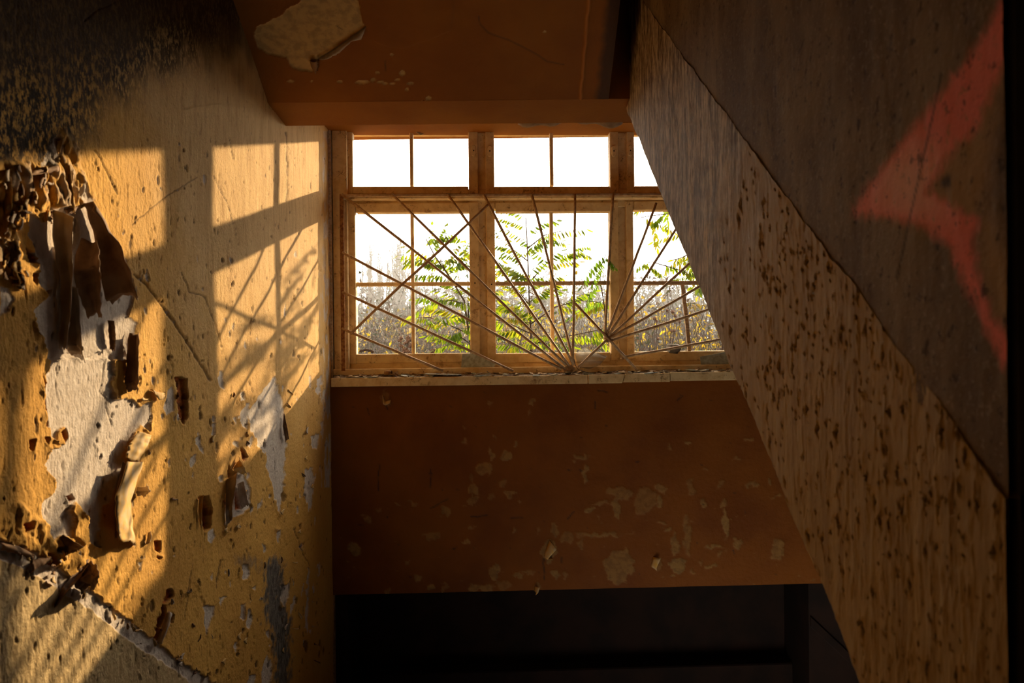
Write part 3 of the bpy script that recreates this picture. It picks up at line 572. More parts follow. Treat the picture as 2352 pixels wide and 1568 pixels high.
for x, y, a, b in [(600, 400, 14, 6), (712, 400, 36, 9), (765, 391, 12, 8), (800, 402, 16, 5), (822, 408, 12, 5), (858, 410, 14, 6), (905, 360, 15, 13), (882, 392, 12, 5), (945, 412, 16, 7), (930, 440, 8, 8), (1035, 484, 14, 8), (1010, 498, 10, 6), (360, 400, 18, 6), (785, 355, 10, 6), (855, 268, 8, 6), (460, 400, 6, 4), (1605, 158, 8, 5)]:
    cx, cy = x/2.138+500, y/2.138; a /= 2.138; b /= 2.138; m = (np.abs(X-cx) < a+10) & (np.abs(Y-cy) < b+10)
    s = (np.hypot((X[m]-cx+jx[m]*.3)/a, (Y[m]-cy+jy[m]*.3)/b)-1)*b; h[m] -= .003*sstep(.8, -.8, s); h[m] += .003*np.exp(-np.clip(s, 0, 99)/2)*(s > 0); lay[..., 0][m] = np.maximum(lay[..., 0][m], sstep(.8, -.8, s))
for pts in [tr([(1280, 80), (1290, 120), (1330, 160), (1450, 205), (1550, 260), (1620, 305), (1700, 315)], C8), tr([(580, 130), (610, 150)], C8), tr([(820, 300), (825, 345)], C8)]:
    dl_ = sdline(pts, X+jx*.3, Y+jy*.3); k = np.exp(-(dl_/1.5)**2); h -= .002*k; lay[..., 1] = np.maximum(lay[..., 1], .6*k)
k = np.exp(-(np.abs(GX-.243-.004*fbm(GY*20, GX*0, 2, 9))/.004)**2); h += .007*k; lay[..., 2] = .7*k
k = sstep(.285, .31, GX+.006*fbm(GY*25, GX*20, 3, 19)); lay[..., 1] = np.maximum(lay[..., 1], .8*k)
nrm = np.array([0, -SL, -1.0])/math.hypot(SL, 1)
V = P+nrm*h[..., None]
grid_obj('soffit_face', V, MT['soffit'], ceil, {'lay': lay}, flip=True)
# curled lip under the bare patch, and the torn strip hanging under the beam
def ceil_flap(b, t, drop, mat):
    b = np.array(b, float); t = np.array(t, float); s = np.linspace(0, 1, 16)
    f = lambda p: (np.interp(s, np.linspace(0, 1, len(p)), p[:, 0]), np.interp(s, np.linspace(0, 1, len(p)), p[:, 1]))
    B = on_plane(*f(b), np.array([0, YB0, ZB])+nrm*.002, n_s); T = on_plane(*f(t), np.array([0, YB0, ZB])+nrm*drop, n_s)
    u = np.linspace(0, 1, 6)[None, :, None]; V = B[:, None]*(1-u)+T[:, None]*u+nrm*(.006*np.sin(u*pi))
    V[:, -1, 0] += .006*perlin(s*12, s*0, 3)
    o = grid_obj('paint_curl', V, mat, ceil); md = o.modifiers.new('thickness', 'SOLIDIFY'); md.thickness = .0012
ceil_flap(tr([(728, 128), (650, 185), (570, 240), (490, 290)], C8), tr([(705, 195), (655, 205), (600, 260), (545, 288)], C8), .016, MT['paper'])
ceil_flap(tr([(452, 298), (460, 330), (478, 358)], C8), tr([(490, 300), (492, 330), (482, 358)], C8), .018, MT['brown'])
V = []
for i, s in enumerate(np.linspace(0, 1, 24)):
    px = 1190+s*240; top = np.array(at(np.array(px), np.array(273.), np.array(YB1+.004)))
    dpx = 276+6*math.sin(s*9)+4*math.sin(s*23); row = [top, np.array(at(np.array(px), np.array((273+dpx)/2+4), np.array(YB1+.02))), np.array(at(np.array(px), np.array(dpx+9), np.array(YB1+.05)))]
    V.append(row)
o = grid_obj('paint_curl', np.array(V), MT['brown'], ceil); md = o.modifiers.new('thickness', 'SOLIDIFY'); md.thickness = .0015

# ---- right: stair flight with painted string and graffiti panel
hb = 1.032; ht = .569
y_end = .6625
def zb_(y): return H-hb+SL*y
def zt_(y): return H-ht+SL*y
def at_x(px, py, x): return on_plane(px, py, (x, 0, 0), (1, 0, 0))
flight = tag(empty('stair_flight', (X0, y_end, 0)), 'concrete stair flight climbing to the right of the window', 'stairs', None, 'structure')
ysamp = X0*F/np.linspace(X0*F/y_end, X0*F/2.80, 480)
bs = np.linspace(0, 1, 420)
GY, GB = np.meshgrid(ysamp, bs, indexing='ij')
ew = .006*fbm(GY*9, GB*0, 4, 3); ew2 = .007*fbm(GY*11, GB*0+9, 4, 7)
gz = (zb_(GY)+ew)*(1-GB)+(zt_(GY)+ew2)*GB
px_ = 1176+F*X0/GY
near = sstep(1610, 1840, px_+.22*((784-F*(gz-H)/GY)-370)-20+70*fbm(GY*7, gz*5, 3, 2))
lay = np.zeros(GY.shape+(3,)); lay[..., 0] = near
h = .002*fbm(GY*5, gz*4, 3, 1)+.0005*fbm(GY*80, gz*14, 3, 4)
f1 = fbm(GY*85, gz*20, 3, 12); f2 = fbm(GY*60, gz*13, 2, 16)
k1 = sstep(.60, .86, f1); k2 = sstep(.66, .86, f2)
h += .0016*near*np.clip(f1, 0, .62)-.0014*near*k1-.0018*near*k2
lay[..., 1] = np.maximum(.5*near*sstep(.8, .98, f1), .6*near*sstep(.84, .98, f2))
rs = np.random.RandomState(8)
for k in range(760):
    cx = rs.uniform(1640, 2300); cb = rs.rand(); yy = X0*F/(cx-1176); cz = zb_(yy)*(1-cb)+zt_(yy)*cb
    big = k < 110; rz = (rs.uniform(7, 19) if big else rs.uniform(3, 9))*yy/F; ry = (rs.uniform(1.8, 3.4) if big else rs.uniform(1.0, 1.7))*yy*yy/(F*X0)
    m = (np.abs(GY-yy) < ry*3) & (np.abs(gz-cz) < rz*2)
    pyc = 784-F*(cz-H)/yy
    if not m.any() or cx < 1735-.22*(pyc-370)+90*(rs.rand()-.5): continue
    bz = (gz[m]-cz)/rz; a = (GY[m]-yy+ry*(.5 if big else .2)*np.sin(bz*3+k))/ry; s = np.abs(bz)+np.abs(a)*1.0
    kk = sstep(1.05, .75, s); h[m] += -.0022*kk+.0022*sstep(2.2, 1.0, s)*sstep(.9, 1.2, s)*(a > 0); lay[..., 1][m] = np.maximum(lay[..., 1][m], .72*kk)
V = np.stack([np.full_like(GY, X0)-h, GY, gz], -1)
lo_, hi_ = V[:, :1].copy(), V[:, -1:].copy(); lo_[..., 0] = X0+.03; hi_[..., 0] = X0+.03; lo_[..., 2] += .002; hi_[..., 2] -= .001
V = np.concatenate([lo_, V, hi_], 1); lay = np.concatenate([lay[:, :1], lay, lay[:, -1:]], 1)
string = grid_obj('string_face', V, MT['string'], flight, {'lay': lay}, flip=False)
mb = MB(); th = .12
for (xa, xb, lo, hi) in ((X0+.012, X0+th, zb_, zt_),):
    mb.hexa([(xa, y_end, lo(y_end)), (xb, y_end, lo(y_end)), (xb, 2.80, lo(2.80)), (xa, 2.80, lo(2.80)), (xa, y_end, hi(y_end)), (xb, y_end, hi(y_end)), (xb, 2.80, hi(2.80)), (xa, 2.80, hi(2.80))])
mb.build('string_beam', MT['concrete'], flight)
mb = MB(); mb.hexa([(X0+.02, -1.3, zb_(-1.3)), (1.66, -1.3, zb_(-1.3)), (1.66, 2.8, zb_(2.8)+.02), (X0+th, 2.8, zb_(2.8)+.02), (X0+.02, -1.3, zb_(-1.3)+.25), (1.66, -1.3, zb_(-1.3)+.25), (1.66, 2.8, zb_(2.8)+.25), (X0+th, 2.8, zb_(2.8)+.25)])
mb.build('flight_slab', MT['concrete'], flight)
for i in range(15):
    y0 = -1.25+i*.27; z0 = zb_(y0)+.20
    mb = MB(); mb.box((X0+th, y0, z0-.05), (1.66, y0+.29, z0+.18)); mb.build('tread', MT['concrete'], flight, bevel=.008)
# graffiti panel above the string
XP = X0+.0015
pxs = np.concatenate([np.arange(1470, 2450, 3.4)]); rows = np.concatenate([np.linspace(-640, -12, 24), np.arange(-6, 1260, 3.4)])
ysamp = XP*F/(pxs[::-1]-1176); ysamp = np.clip(ysamp, y_end, 2.85)
zl = np.linspace(0, 1, 330)
GY, GB = np.meshgrid(np.unique(ysamp), zl, indexing='ij')
ztop = H+.62*GY+.32
gz = (zt_(GY)-.03)*(1-GB)+ztop*GB
d = np.stack([np.full_like(GY, XP), GY, gz-H], -1) @ M3n; X = 1176+F*d[..., 0]/-d[..., 2]; Y = 784-F*d[..., 1]/-d[..., 2]
jx = 9*fbm(GY*60, gz*60, 5, 5, .65); jy = 9*fbm(GY*60, gz*60, 5, 6, .65)
lay = np.zeros(X.shape+(4,))
PINK = [(1962, 492), (1985, 440), (2030, 380), (2090, 300), (2170, 200), (2240, 110), (2290, 20), (2330, -60), (2460, -60), (2380, 40), (2310, 140), (2270, 230), (2240, 300), (2180, 350), (2130, 440), (2180, 470), (2240, 500), (2235, 560), (2250, 640), (2280, 730), (2330, 780), (2345, 850), (2300, 840), (2270, 760), (2210, 650), (2180, 570), (2120, 520), (2050, 500)]
HALO = [(1990, 480), (2050, 380), (2130, 280), (2230, 160), (2290, 60), (2330, 100), (2290, 220), (2270, 360), (2255, 520), (2250, 600), (2290, 720), (2350, 800), (2352, 700), (2290, 560), (2270, 480), (2200, 520), (2100, 510)]
sp_ = sdf(PINK, X+jx, Y+jy); lay[..., 0] = sstep(16, -18, sp_)
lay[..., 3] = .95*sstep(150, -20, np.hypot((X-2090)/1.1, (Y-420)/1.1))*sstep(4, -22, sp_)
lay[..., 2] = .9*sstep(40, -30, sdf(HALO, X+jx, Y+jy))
p2 = sdf([(2310, 160), (2352, 90), (2480, 80), (2480, 260), (2352, 230), (2330, 200)], X+jx, Y+jy); lay[..., 0] = np.maximum(lay[..., 0], .8*sstep(14, -12, p2))
lay[..., 1] = .9*np.maximum(np.exp(-(sdline([(2160, 170), (2110, 400), (2060, 640)], X+jx*.15, Y)/2.0)**2), np.exp(-(sdline([(1500, 30), (1700, 310), (2000, 720), (2310, 1150)], X+jx*.6, Y+jy*.4)/5)**2)*.25)
lay[..., 1] = np.maximum(lay[..., 1], .85*sstep(24, 4, np.hypot(X-2172+jx, Y-416+jy*.7)))
h = .002*fbm(GY*4, gz*3, 4, 2)*sstep(.03, .15, gz-zt_(GY))+.0004*fbm(GY*50, gz*30, 2, 9)
V = np.stack([np.full_like(GY, XP)-h, GY, gz], -1)
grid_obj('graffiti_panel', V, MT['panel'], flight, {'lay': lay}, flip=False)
mb = MB(); a, b = y_end, 2.85
mb.hexa([(XP+.01, a, zt_(a)-.02), (X0+th, a, zt_(a)-.02), (X0+th, b, zt_(b)-.02), (XP+.01, b, zt_(b)-.02), (XP+.01, a, H+.62*a+.32), (X0+th, a, H+.62*a+.32), (X0+th, b, H+.62*b+.32), (XP+.01, b, H+.62*b+.32)])
mb.build('panel_core', MT['concrete'], flight)

# ---- shell: right wall, rear wall, floors, stairs down
mb = MB(); mb.box((1.66, -1.6, -1.4), (1.86, 3.9, 4.6)); tag(mb.build('wall_right', MT['dark']), 'dark far wall behind the climbing stair flight', 'wall', None, 'structure')
mb = MB(); mb.box((-1.1, -1.75, -1.4), (1.86, -1.55, 4.75)); tag(mb.build('wall_front', MT['dark']), 'dark wall closing the stairwell behind the viewer', 'wall', None, 'structure')
mb = MB(); mb.box((-1.05, -1.6, -.2), (1.66, 1.86, 0)); mb.box((-1.05, 2.8, -.95), (1.66, 3.95, -.76))
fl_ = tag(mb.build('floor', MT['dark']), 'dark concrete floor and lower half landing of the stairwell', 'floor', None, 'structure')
for i in range(4):
    mb = MB(); mb.box((-1.05, 1.84+i*.25, -.2-(i+1)*.15), (.36, 2.11+i*.25, -(i+1)*.15)); mb.build('tread', MT['concrete'], fl_, bevel=.008)

# ================================================================== WINDOW
win = tag(empty('window_1', W(0, 0, .06)), 'old three-bay wooden window with flaking cream paint and missing panes', 'window', None, 'structure')
def member(name, x0, x1, y0, y1, o0, o1, parent, mat='wood', bev=.003, pyx=None, pxy=None):
    yy = pyx if pyx else (y0+y1)/2; xx = pxy if pxy else 1100
    u0, u1 = ux(x0, yy, o0), ux(x1, yy, o0); v1, v0 = vy(y0, xx, o0), vy(y1, xx, o0)
    mb = MB(); mb.wbox(min(u0, u1), max(u0, u1), min(v0, v1), max(v0, v1), o0, o1); return mb.build(name, MT[mat], parent, bevel=bev)
TOP = 290
member('jamb', 765, 799, TOP, 862, .02, .14, win, pyx=580); member('jamb', 1738, 1768, TOP, 856, .02, .14, win, pyx=580)
member('head', 765, 1768, 282, 300, .03, .14, win); member('foot_rail', 765, 1768, 826, 858, .052, .14, win, pxy=1150)
member('foot_bead', 765, 1768, 843, 858, .012, .06, win, pxy=1150)
member('transom', 765, 1768, 434, 476, .055, .14, win); member('transom_bead', 786, 1745, 445, 456, -.004, .06, win)
for a, b in ((1092, 1124), (1413, 1448)): member('post', a, b, TOP, 845, .062, .14, win, pyx=580)
def sash(x0, x1, y0, y1, st, tr_, br, mun, bar=None, esc=()):
    s = MB(); s.wbox(ux(x0, 640), ux(x0, 640)+.0001, vy(y1), vy(y1)+.0001, .05, .0501)
    s = member('sash', x0, x0+st, y0, y1, .045, .10, win, pyx=(y0+y1)/2)          # hanging stile carries the rest of the sash
    member('stile', x1-st, x1, y0, y1, .045, .10, s)
    if tr_: member('rail', x0+st, x1-st, y0, y0+tr_, .046, .10, s)
    member('rail', x0+st, x1-st, y1-br, y1, .046, .10, s, pxy=(x0+x1)/2)
    if mun: member('glazing_bar', mun-4, mun+4, y0+tr_, y1-br, .06, .095, s)
    if bar: member('glazing_bar', x0+st, x1-st, bar-4.5, bar+4.5, .062, .092, s, 'wood' if x0 < 1000 else 'wood_bare', pxy=(x0+x1)/2)
    for ex, ey in esc:
        mb = MB(); n = 14; u = ux(ex, ey, .044); v = vy(ey, ex, .044)
        ring = [(u+.011*math.cos(2*pi*i/n), v+(.011*math.sin(2*pi*i/n))+(.016 if math.sin(2*pi*i/n) > 0 else -.016)) for i in range(n)]
        mb.add([W(a, b, .045) for a, b in ring]+[W(u+(a-u)*.85, v+(b-v)*.9, .040) for a, b in ring], [tuple(reversed(range(n, 2*n)))]+[(i, (i+1) % n, n+(i+1) % n, n+i) for i in range(n)])
        e = mb.build('escutcheon', MT['wood'], s)
        mb = MB(); mb.tube([W(u, v, .0395), W(u, v, .048)], .0035, 8); mb.build('keyhole', MT['dark'], s)
    return s
sash(788, 1098, TOP, 445, 22, 0, 17, 945, None, [(798, 346), (1088, 346)])
sash(1115, 1421, TOP, 445, 20, 0, 17, 1267, None, [(1125, 347), (1410, 347)])
sash(1440, 1742, TOP, 443, 17, 0, 16, 1590, None, [(1448, 346)])
sash(795, 1101, 465, 833, 22, 22, 21, 948, 652, [(1091, 650)])
sash(1118, 1422, 465, 832, 20, 22, 22, 1268, 650, [(1129, 653)])
s3 = sash(1439, 1742, 463, 828, 17, 21, 22, None, 649)
mb = MB(); mb.tube([W(ux(1568, 655, .07), vy(652, 1568, .07), .078), W(ux(1577, 730, .07), vy(730, 1577, .07), .076), W(ux(1584, 806, .07), vy(806, 1584, .07), .074)], .0115, 4); mb.build('glazing_bar', MT['wood_bare'], s3)

mb = MB(); a, b, c_ = (PW(np.array(x), np.array(y), .04) for x, y in ((948., 298.), (974., 307.), (966., 310.)))
mb.add([a, b, c_, a+WN*.006, b+WN*.006, c_+WN*.006], [(0, 1, 2), (5, 4, 3), (0, 3, 4, 1), (1, 4, 5, 2), (2, 5, 3, 0)]); mb.build('splinter', MT['wood_bare'], win)
# ---- sill
sill = tag(empty('trim_1', W(0, vy(875), 0)), 'cracked cream window sill board below the old window', 'window sill', None, 'structure')
vs1 = vy(868, 800, -.05); vs0 = vy(888, 800, -.05)
def board(pxa, pxb, o, dv, jag0=0, jag1=0):
    u0, u1 = ux(pxa, 870, -.05), ux(pxb, 870, -.05); p = []
    for v in (vs0+dv, vs1+dv): p += [W(u0-jag0*(v == vs0+dv), v, -o), W(u1+jag1*(v == vs0+dv), v, -o), W(u1, v, .09), W(u0, v, .09)]
    mb = MB(); mb.hexa(p); return mb.build('sill_board', MT['wood'], sill, bevel=.002)
board(760, 1350, .05, 0); board(1351, 1434, .062, .001, .0, -.012); board(1436, 1538, .058, .004, .012, 0); board(1540, 1775, .050, .007)
vtop = vs1
# grit heaped along the back of the sill
rs = np.random.RandomState(4)
us = np.linspace(ux(766), ux(1760), 420); os_ = np.linspace(-.042, .036, 26); GU, GO = np.meshgrid(us, os_, indexing='ij')
hh = (.002+.014*sstep(-.035, .03, GO))*np.clip(.75+.8*fbm(GU*9, GO*14, 3, 3), .1, 2)+.004*fbm(GU*60, GO*60, 3, 9); hh = np.maximum(hh, 0)*sstep(-.044, -.02, GO+.012*fbm(GU*14, GO*0, 2, 5))-.0005
tilt = np.interp(GU, [ux(1350), ux(1360), ux(1760)], [0, .002, .007])
V = WO+WU*GU[..., None]+WN*GO[..., None]+np.array([0, 0, 1])*(vtop+hh+tilt)[..., None]
tag(grid_obj('sill_dust', V, MT['dust'], None), 'grit and dust heaped along the window sill', 'dust', None, 'stuff')
def chip_mesh(name, n, r, th, mat, seed, curl=0.0, asp=1.0):
    q = np.random.RandomState(seed); ang = np.sort(q.rand(n)*2*pi); rr = r*(.55+.45*q.rand(n)); v = []
    for t in (0, th):
        v += [(rr[i]*math.cos(ang[i])*asp, rr[i]*math.sin(ang[i]), t+curl*(math.cos(ang[i])*rr[i])**2/r) for i in range(n)]
    f = [tuple(reversed(range(n))), tuple(range(n, 2*n))]+[(i, (i+1) % n, n+(i+1) % n, n+i) for i in range(n)]
    me = bpy.data.meshes.new(name); me.from_pydata(v, [], f); me.materials.append(mat); return me
def sill_h(u, o):
    return vtop+np.interp(u, [ux(1350), ux(1360), ux(1760)], [0, .002, .007])+float((.002+.014*sstep(-.035, .03, np.array(o)))*np.clip(.75+.8*fbm(np.array(u*9), np.array(o*14), 3, 3), .1, 2)*sstep(-.044, -.02, np.array(o)))
def scatter(name, label, cat, group, meshes, n, seed, orng, pxr, tilt=.25):
    q = np.random.RandomState(seed)
    for i in range(n):
        u = ux(q.uniform(*pxr), 860); o = q.uniform(*orng)
        ob = bpy.data.objects.new(name, meshes[i % len(meshes)])
        p = W(u, sill_h(u, o)+.001, o); ob.location = p; ob.rotation_euler = (q.uniform(-tilt, tilt), q.uniform(-tilt, tilt), q.uniform(0, 6.28)); s = q.uniform(.6, 1.25); ob.scale = (s, s, s)
        COL.objects.link(ob); tag(ob, label, cat, group)
scatter('paint_chip', 'small cream paint chip lying among the litter on the sill', 'paint chip', 'paint chips littering the sill', [chip_mesh('paint_chip', 6, .017, .0012, MT['chip'], 40+k, .3) for k in range(6)], 110, 6, (-.044, .03), (768, 1680), .35)
scatter('glass_shard', 'small pale glass splinter lying flat on the littered sill', 'glass shard', 'glass splinters on the sill', [chip_mesh('glass_shard', 5, .024, .003, MT['glass'], 70+k, 0, 1.6) for k in range(5)], 46, 16, (-.042, .015), (830, 1680), .12)
scatter('dry_leaf', 'curled brown dry leaf crumb on the sill litter', 'leaf', 'dry leaf crumbs on the sill', [chip_mesh('dry_leaf', 7, .013, .0008, MT['dryleaf'], 90+k, .9) for k in range(4)], 40, 26, (-.03, .03), (768, 1680), .5)
def big_chip(px, o, r, mat, name, label, cat, seed, rot, curl=.8, th=.0012, asp=1.0, up=.004):
    u = ux(px, 860); ob = bpy.data.objects.new(name, chip_mesh(name, 8, r, th, mat, seed, curl, asp)); ob.location = W(u, sill_h(u, o)+up, o); ob.rotation_euler = rot; COL.objects.link(ob); tag(ob, label, cat)
# rolled dry leaf and its neighbour near the left end
mb = MB(); u0 = ux(884, 855); c = [W(u0+k*.011, sill_h(u0, 0)+.012, -.005-.003*k) for k in range(4)]
mb.tube(c, [.010, .012, .012, .009], 10, cap=False); o = mb.build('rolled_leaf', MT['dryleaf'], None, True); md = o.modifiers.new('t', 'SOLIDIFY'); md.thickness = .001
tag(o, 'rolled dry leaf shaped like a tube near the left end of the sill', 'leaf')
big_chip(911, .0, .022, MT['dryleaf'], 'dry_leaf', 'dark pointed dry leaf standing beside the rolled leaf', 'leaf', 5, (1.2, .2, .3), .8, .0012, .8, .008)
big_chip(905, -.03, .016, MT['dryleaf'], 'dry_leaf', 'tan dry leaf lying in front of the rolled leaf', 'leaf', 6, (.1, .2, 1.3))
big_chip(930, -.035, .018, MT['glass'], 'glass_shard', 'pale triangular glass shard at the sill edge below the first bay', 'glass shard', 7, (.3, .1, .6), 0, .004)
big_chip(1020, -.02, .055, MT['glass'], 'glass_shard', 'long pale glass shard lying on the sill under the first bay', 'glass shard', 8, (.02, .03, .15), 0, .004, 1.9)
big_chip(1100, -.03, .018, MT['chip'], 'paint_chip', 'large tan paint chip leaning near the sill edge', 'paint chip', 9, (.2, -.2, .5), .8, .0015, 2.6)
big_chip(1162, -.038, .018, MT['glass'], 'glass_shard', 'bluish glass shard at the sill edge below the middle bay', 'glass shard', 10, (.2, .1, .2), 0, .005)
big_chip(1590, -.01, .03, MT['glass'], 'glass_shard', 'broad pale shard lying at the right end of the sill', 'glass shard', 12, (.05, .06, .2), 0, .003, 1.6)
# panes leaning against the frame
def lean(pts, o, name, label, mat):
    n = len(pts); a = [PW(np.array(x), np.array(y), o) for x, y in pts]
    mb = MB(); mb.add([p for p in a]+[p+WN*.003 for p in a], [tuple(range(n)), tuple(reversed(range(n, 2*n)))]+[(i, n+i, n+(i+1) % n, (i+1) % n) for i in range(n)])
    return tag(mb.build(name, mat), label, 'glass shard')
lean([(1062, 812), (1083, 811), (1112, 822), (1140, 836), (1130, 846), (1059, 846)], .028, 'glass_shard', 'dusty grey glass shard leaning on the frame between first and middle bays', MT['glass'])
lean([(1608, 819), (1672, 807), (1674, 850), (1612, 851)], .026, 'glass_shard', 'squarish grey glass pane leaning at the right end of the frame', MT['glass'])
# torn plastic on the middle bay's foot rail
pts = tr([(490, 170), (540, 115), (610, 85), (680, 130), (760, 155), (860, 180), (800, 240), (720, 290), (640, 330), (540, 330), (500, 260)], (1220, 780, 4.9))
GX, GY = np.meshgrid(np.linspace(-1, 1, 22), np.linspace(0, 1, 14), indexing='ij')
ctr = np.array(pts); V = np.zeros(GX.shape+(3,))
topx = np.interp(GX, [-1, -.5, -.2, .1, .5, 1], [1321, 1330, 1344, 1358, 1376, 1395]); topy = np.interp(GX, [-1, -.5, -.2, .1, .5, 1], [815, 804, 797, 807, 812, 817])
botx = np.interp(GX, [-1, 1], [1328, 1378]); boty = np.interp(GX, [-1, 0, 1], [842, 848, 838])
PX = topx*(1-GY)+botx*GY; PY = topy*(1-GY)+boty*GY; off = .004+.03*GY*(1-GY)*0+.012*fbm(GX*2, GY*3, 3, 3)+.02*(1-GY)
for i in range(GX.shape[0]):
    for j in range(GX.shape[1]): V[i, j] = PW(np.array(PX[i, j]), np.array(PY[i, j]), off[i, j])
tag(grid_obj('plastic_sheet', V, MT['plastic']), 'crumpled cloudy plastic scrap beside the root of the iron rods', 'plastic scrap')
# rubble lump on the right bay
bm = bmesh.new(); bmesh.ops.create_icosphere(bm, subdivisions=3, radius=1)
for v in bm.verts:
    p = v.co; k = 1+.18*float(fbm(np.array(p.x*1.5+p.z), np.array(p.y*1.5-p.z), 3, 4)); p *= k
    p.x = max(-.72, min(.78, p.x)); p.z = max(-.75, min(.7+.12*p.x, p.z))
me = bpy.data.meshes.new('rubble_lump'); bm.to_mesh(me); bm.free(); me.materials.append(MT['stone'])
o = bpy.data.objects.new('rubble_lump', me); o.scale = (.037, .034, .030); o.location = W(ux(1547, 800, .055), vy(811, 1547, .055)+.022, .060); o.rotation_euler = (.05, .12, .3); COL.objects.link(o)
tag(o, 'grey lump of rubble resting on the foot rail of the right bay', 'rubble')
# thin dry stalk curving on to the sill
mb = MB(); mb.tube([at(np.array(float(x)), np.array(float(y)), np.array(3.62)) for x, y in [(1318, 824), (1321, 838), (1328, 848), (1340, 853), (1352, 856)]], .0016, 5); tag(mb.build('dry_stalk', MT['twig'], None, True), 'thin pale dry stalk bent on to the sill by the rods', 'stalk')

# ---- iron sunburst grille
GO_ = -.022
gr = tag(empty('window_grille', PW(np.array(1310.), np.array(845.), GO_)), 'dusty iron sunburst grille of thin rods across the lower window', 'grille')
def rod(pts, r=.0062, off=GO_, name='rod', mat='rod', sag=0.0, end=None):
    p = [PW(np.array(float(x)), np.array(float(y)), o) for (x, y), o in zip(pts, np.linspace(off, off if end is None else end, len(pts)))]
    if len(p) == 2:
        rsn = np.random.RandomState(int(pts[0][0]*7+pts[0][1])); q = [p[0]+(p[1]-p[0])*t for t in np.linspace(0, 1, 9)]
        q = [v+(rsn.rand(3)-.5)*.0022 for v in q]; p = q
    mb = MB(); rsn = np.random.RandomState(len(pts)+int(pts[0][0])); mb.tube(p, [r*(1+.14*(rsn.rand()-.5)) for _ in p], 7); return mb.build(name, MT[mat], gr, True)
rod([(785, 446), (1300, 849)]); rod([(900, 446), (1300, 838)], off=-.026); rod([(1028, 446), (1308, 840)]); rod([(1111, 447), (1315, 832)], off=-.026); rod([(1222, 447), (1318, 832)]); rod([(1321, 446), (1316, 838)], off=-.026)
rod([(786, 579), (1290, 848)], off=-.027); rod([(786, 670), (1180, 852)]); rod([(785, 754), (1017, 852)])
rod([(805, 767), (919, 657), (982, 601), (1077, 512), (1121, 470)], off=-.033, end=-.033)
rod([(1408, 446), (1389, 770)]); rod([(1508, 466), (1393, 770)]); rod([(1600, 452), (1396, 772)], off=-.027); rod([(1660, 534), (1397, 776)]); rod([(1720, 592), (1397, 779)], off=-.026); rod([(1700, 688), (1397, 784)])
rod([(1740, 764), (1430, 820)], off=-.026); rod([(1321, 696), (1394, 774), (1464, 851)], off=-.033, end=-.033); rod([(1396, 778), (1328, 843)], off=-.03)
mb = MB(); mb.wbox(ux(782, 650, -.02), ux(791, 650, -.02), vy(852, 790, -.02), vy(446, 790, -.02), -.022, -.016); mb.build('flat_bar', MT['rust'], gr, bevel=.001)
mb = MB(); mb.wbox(ux(782, 446, -.02), ux(1745, 446, -.02), vy(450, 1100, -.02), vy(445, 1100, -.02), -.020, -.004); mb.build('flat_bar', MT['rod'], gr, bevel=.001)
bm = bmesh.new(); bmesh.ops.create_icosphere(bm, subdivisions=3, radius=1)
for v in bm.verts: v.co *= 1+.55*float(fbm(np.array(v.co.x*2.5+v.co.z), np.array(v.co.y*2.5-v.co.z), 4, 2, .7))
me = bpy.data.meshes.new('weld_clump'); bm.to_mesh(me); bm.free(); me.materials.append(MT['rod'])
for px, py, s in ((1308, 844, (.022, .010, .013)), (1394, 776, (.012, .012, .014)), (1430, 820, (.008, .01, .006))):
    o = bpy.data.objects.new('weld_clump', me); o.scale = s; o.location = PW(np.array(float(px)), np.array(float(py)), GO_)-np.array([0, 0, .004]); link(o, gr)

# ================================================================== OUTSIDE
ZG = H-1.35
ang = np.linspace(0, 2*pi, 64); rad = np.concatenate([np.linspace(0, 30, 60), np.linspace(34, 200, 20)])
GXx, GYy = np.meshgrid(np.linspace(-120, 120, 90), np.concatenate([np.linspace(4.25, 20, 60), np.linspace(22, 220, 40)]), indexing='ij')
GZ = ZG+.12*fbm(GXx*.6, GYy*.6, 4, 3)-.35*sstep(6, 4.3, GYy)
tag(grid_obj('ground', np.stack([GXx, GYy, GZ], -1), MT['ground'], flip=False), 'overgrown dry ground of the wasteland outside the window', 'ground', None, 'structure')
# --- compound leaves
def frond_mesh(k):
    q = np.random.RandomState(200+k); L = 1.0; n = 8+k % 4; mb = MB(); sag = .10+.22*q.rand()
    rp = lambda t: Vector((t*L*(1-.12*sag), 0, -sag*t*t*L))
    mb.tube([rp(t) for t in np.linspace(0, 1, 6)], .006, 3)
    droop = .7+.9*q.rand()
    def leaflet(b, d, wd, ln):
        d = d.normalized(); s = d.cross(Vector((0, 0, 1))); s = s.normalized() if s.length > .1 else Vector((0, 1, 0)); s = (s+Vector((q.uniform(-.5, .5), q.uniform(-.5, .5), q.uniform(-.6, .6)))).normalized(); s = (s-d*s.dot(d)).normalized(); nrm = d.cross(s)
        st = [(0, .0), (.18, .62), (.45, 1.0), (.75, .78), (1.0, .05)]; v = []; bend = q.uniform(-.15, .25)
        for t, w_ in st:
            c = b+d*(ln*t)+nrm*(bend*ln*t*t); v += [c-s*(wd*w_)+nrm*wd*w_*.25, c, c+s*(wd*w_)+nrm*wd*w_*.25]
        f = []
        for i in range(4): a = i*3; f += [(a, a+1, a+4, a+3), (a+1, a+2, a+5, a+4)]
        mb.add(v, f)
    for i in range(n):
        t = .14+.84*i/n
        for sd in (-1, 1):
            if q.rand() < .10: continue
            d = Vector((.3+.3*q.rand(), sd*(1-.42*droop), -droop*(.8+.5*q.rand()))); leaflet(rp(t), d, .031+.010*q.rand(), .21+.05*q.rand())
    leaflet(rp(1), Vector((1, 0, -.4*droop)), .045, .22)
    me = bpy.data.meshes.new('leaf'); me.from_pydata(mb.v, [], mb.f); me.polygons.foreach_set('use_smooth', [True]*len(me.polygons)); return me
FR = [frond_mesh(k) for k in range(9)]
FRI = []
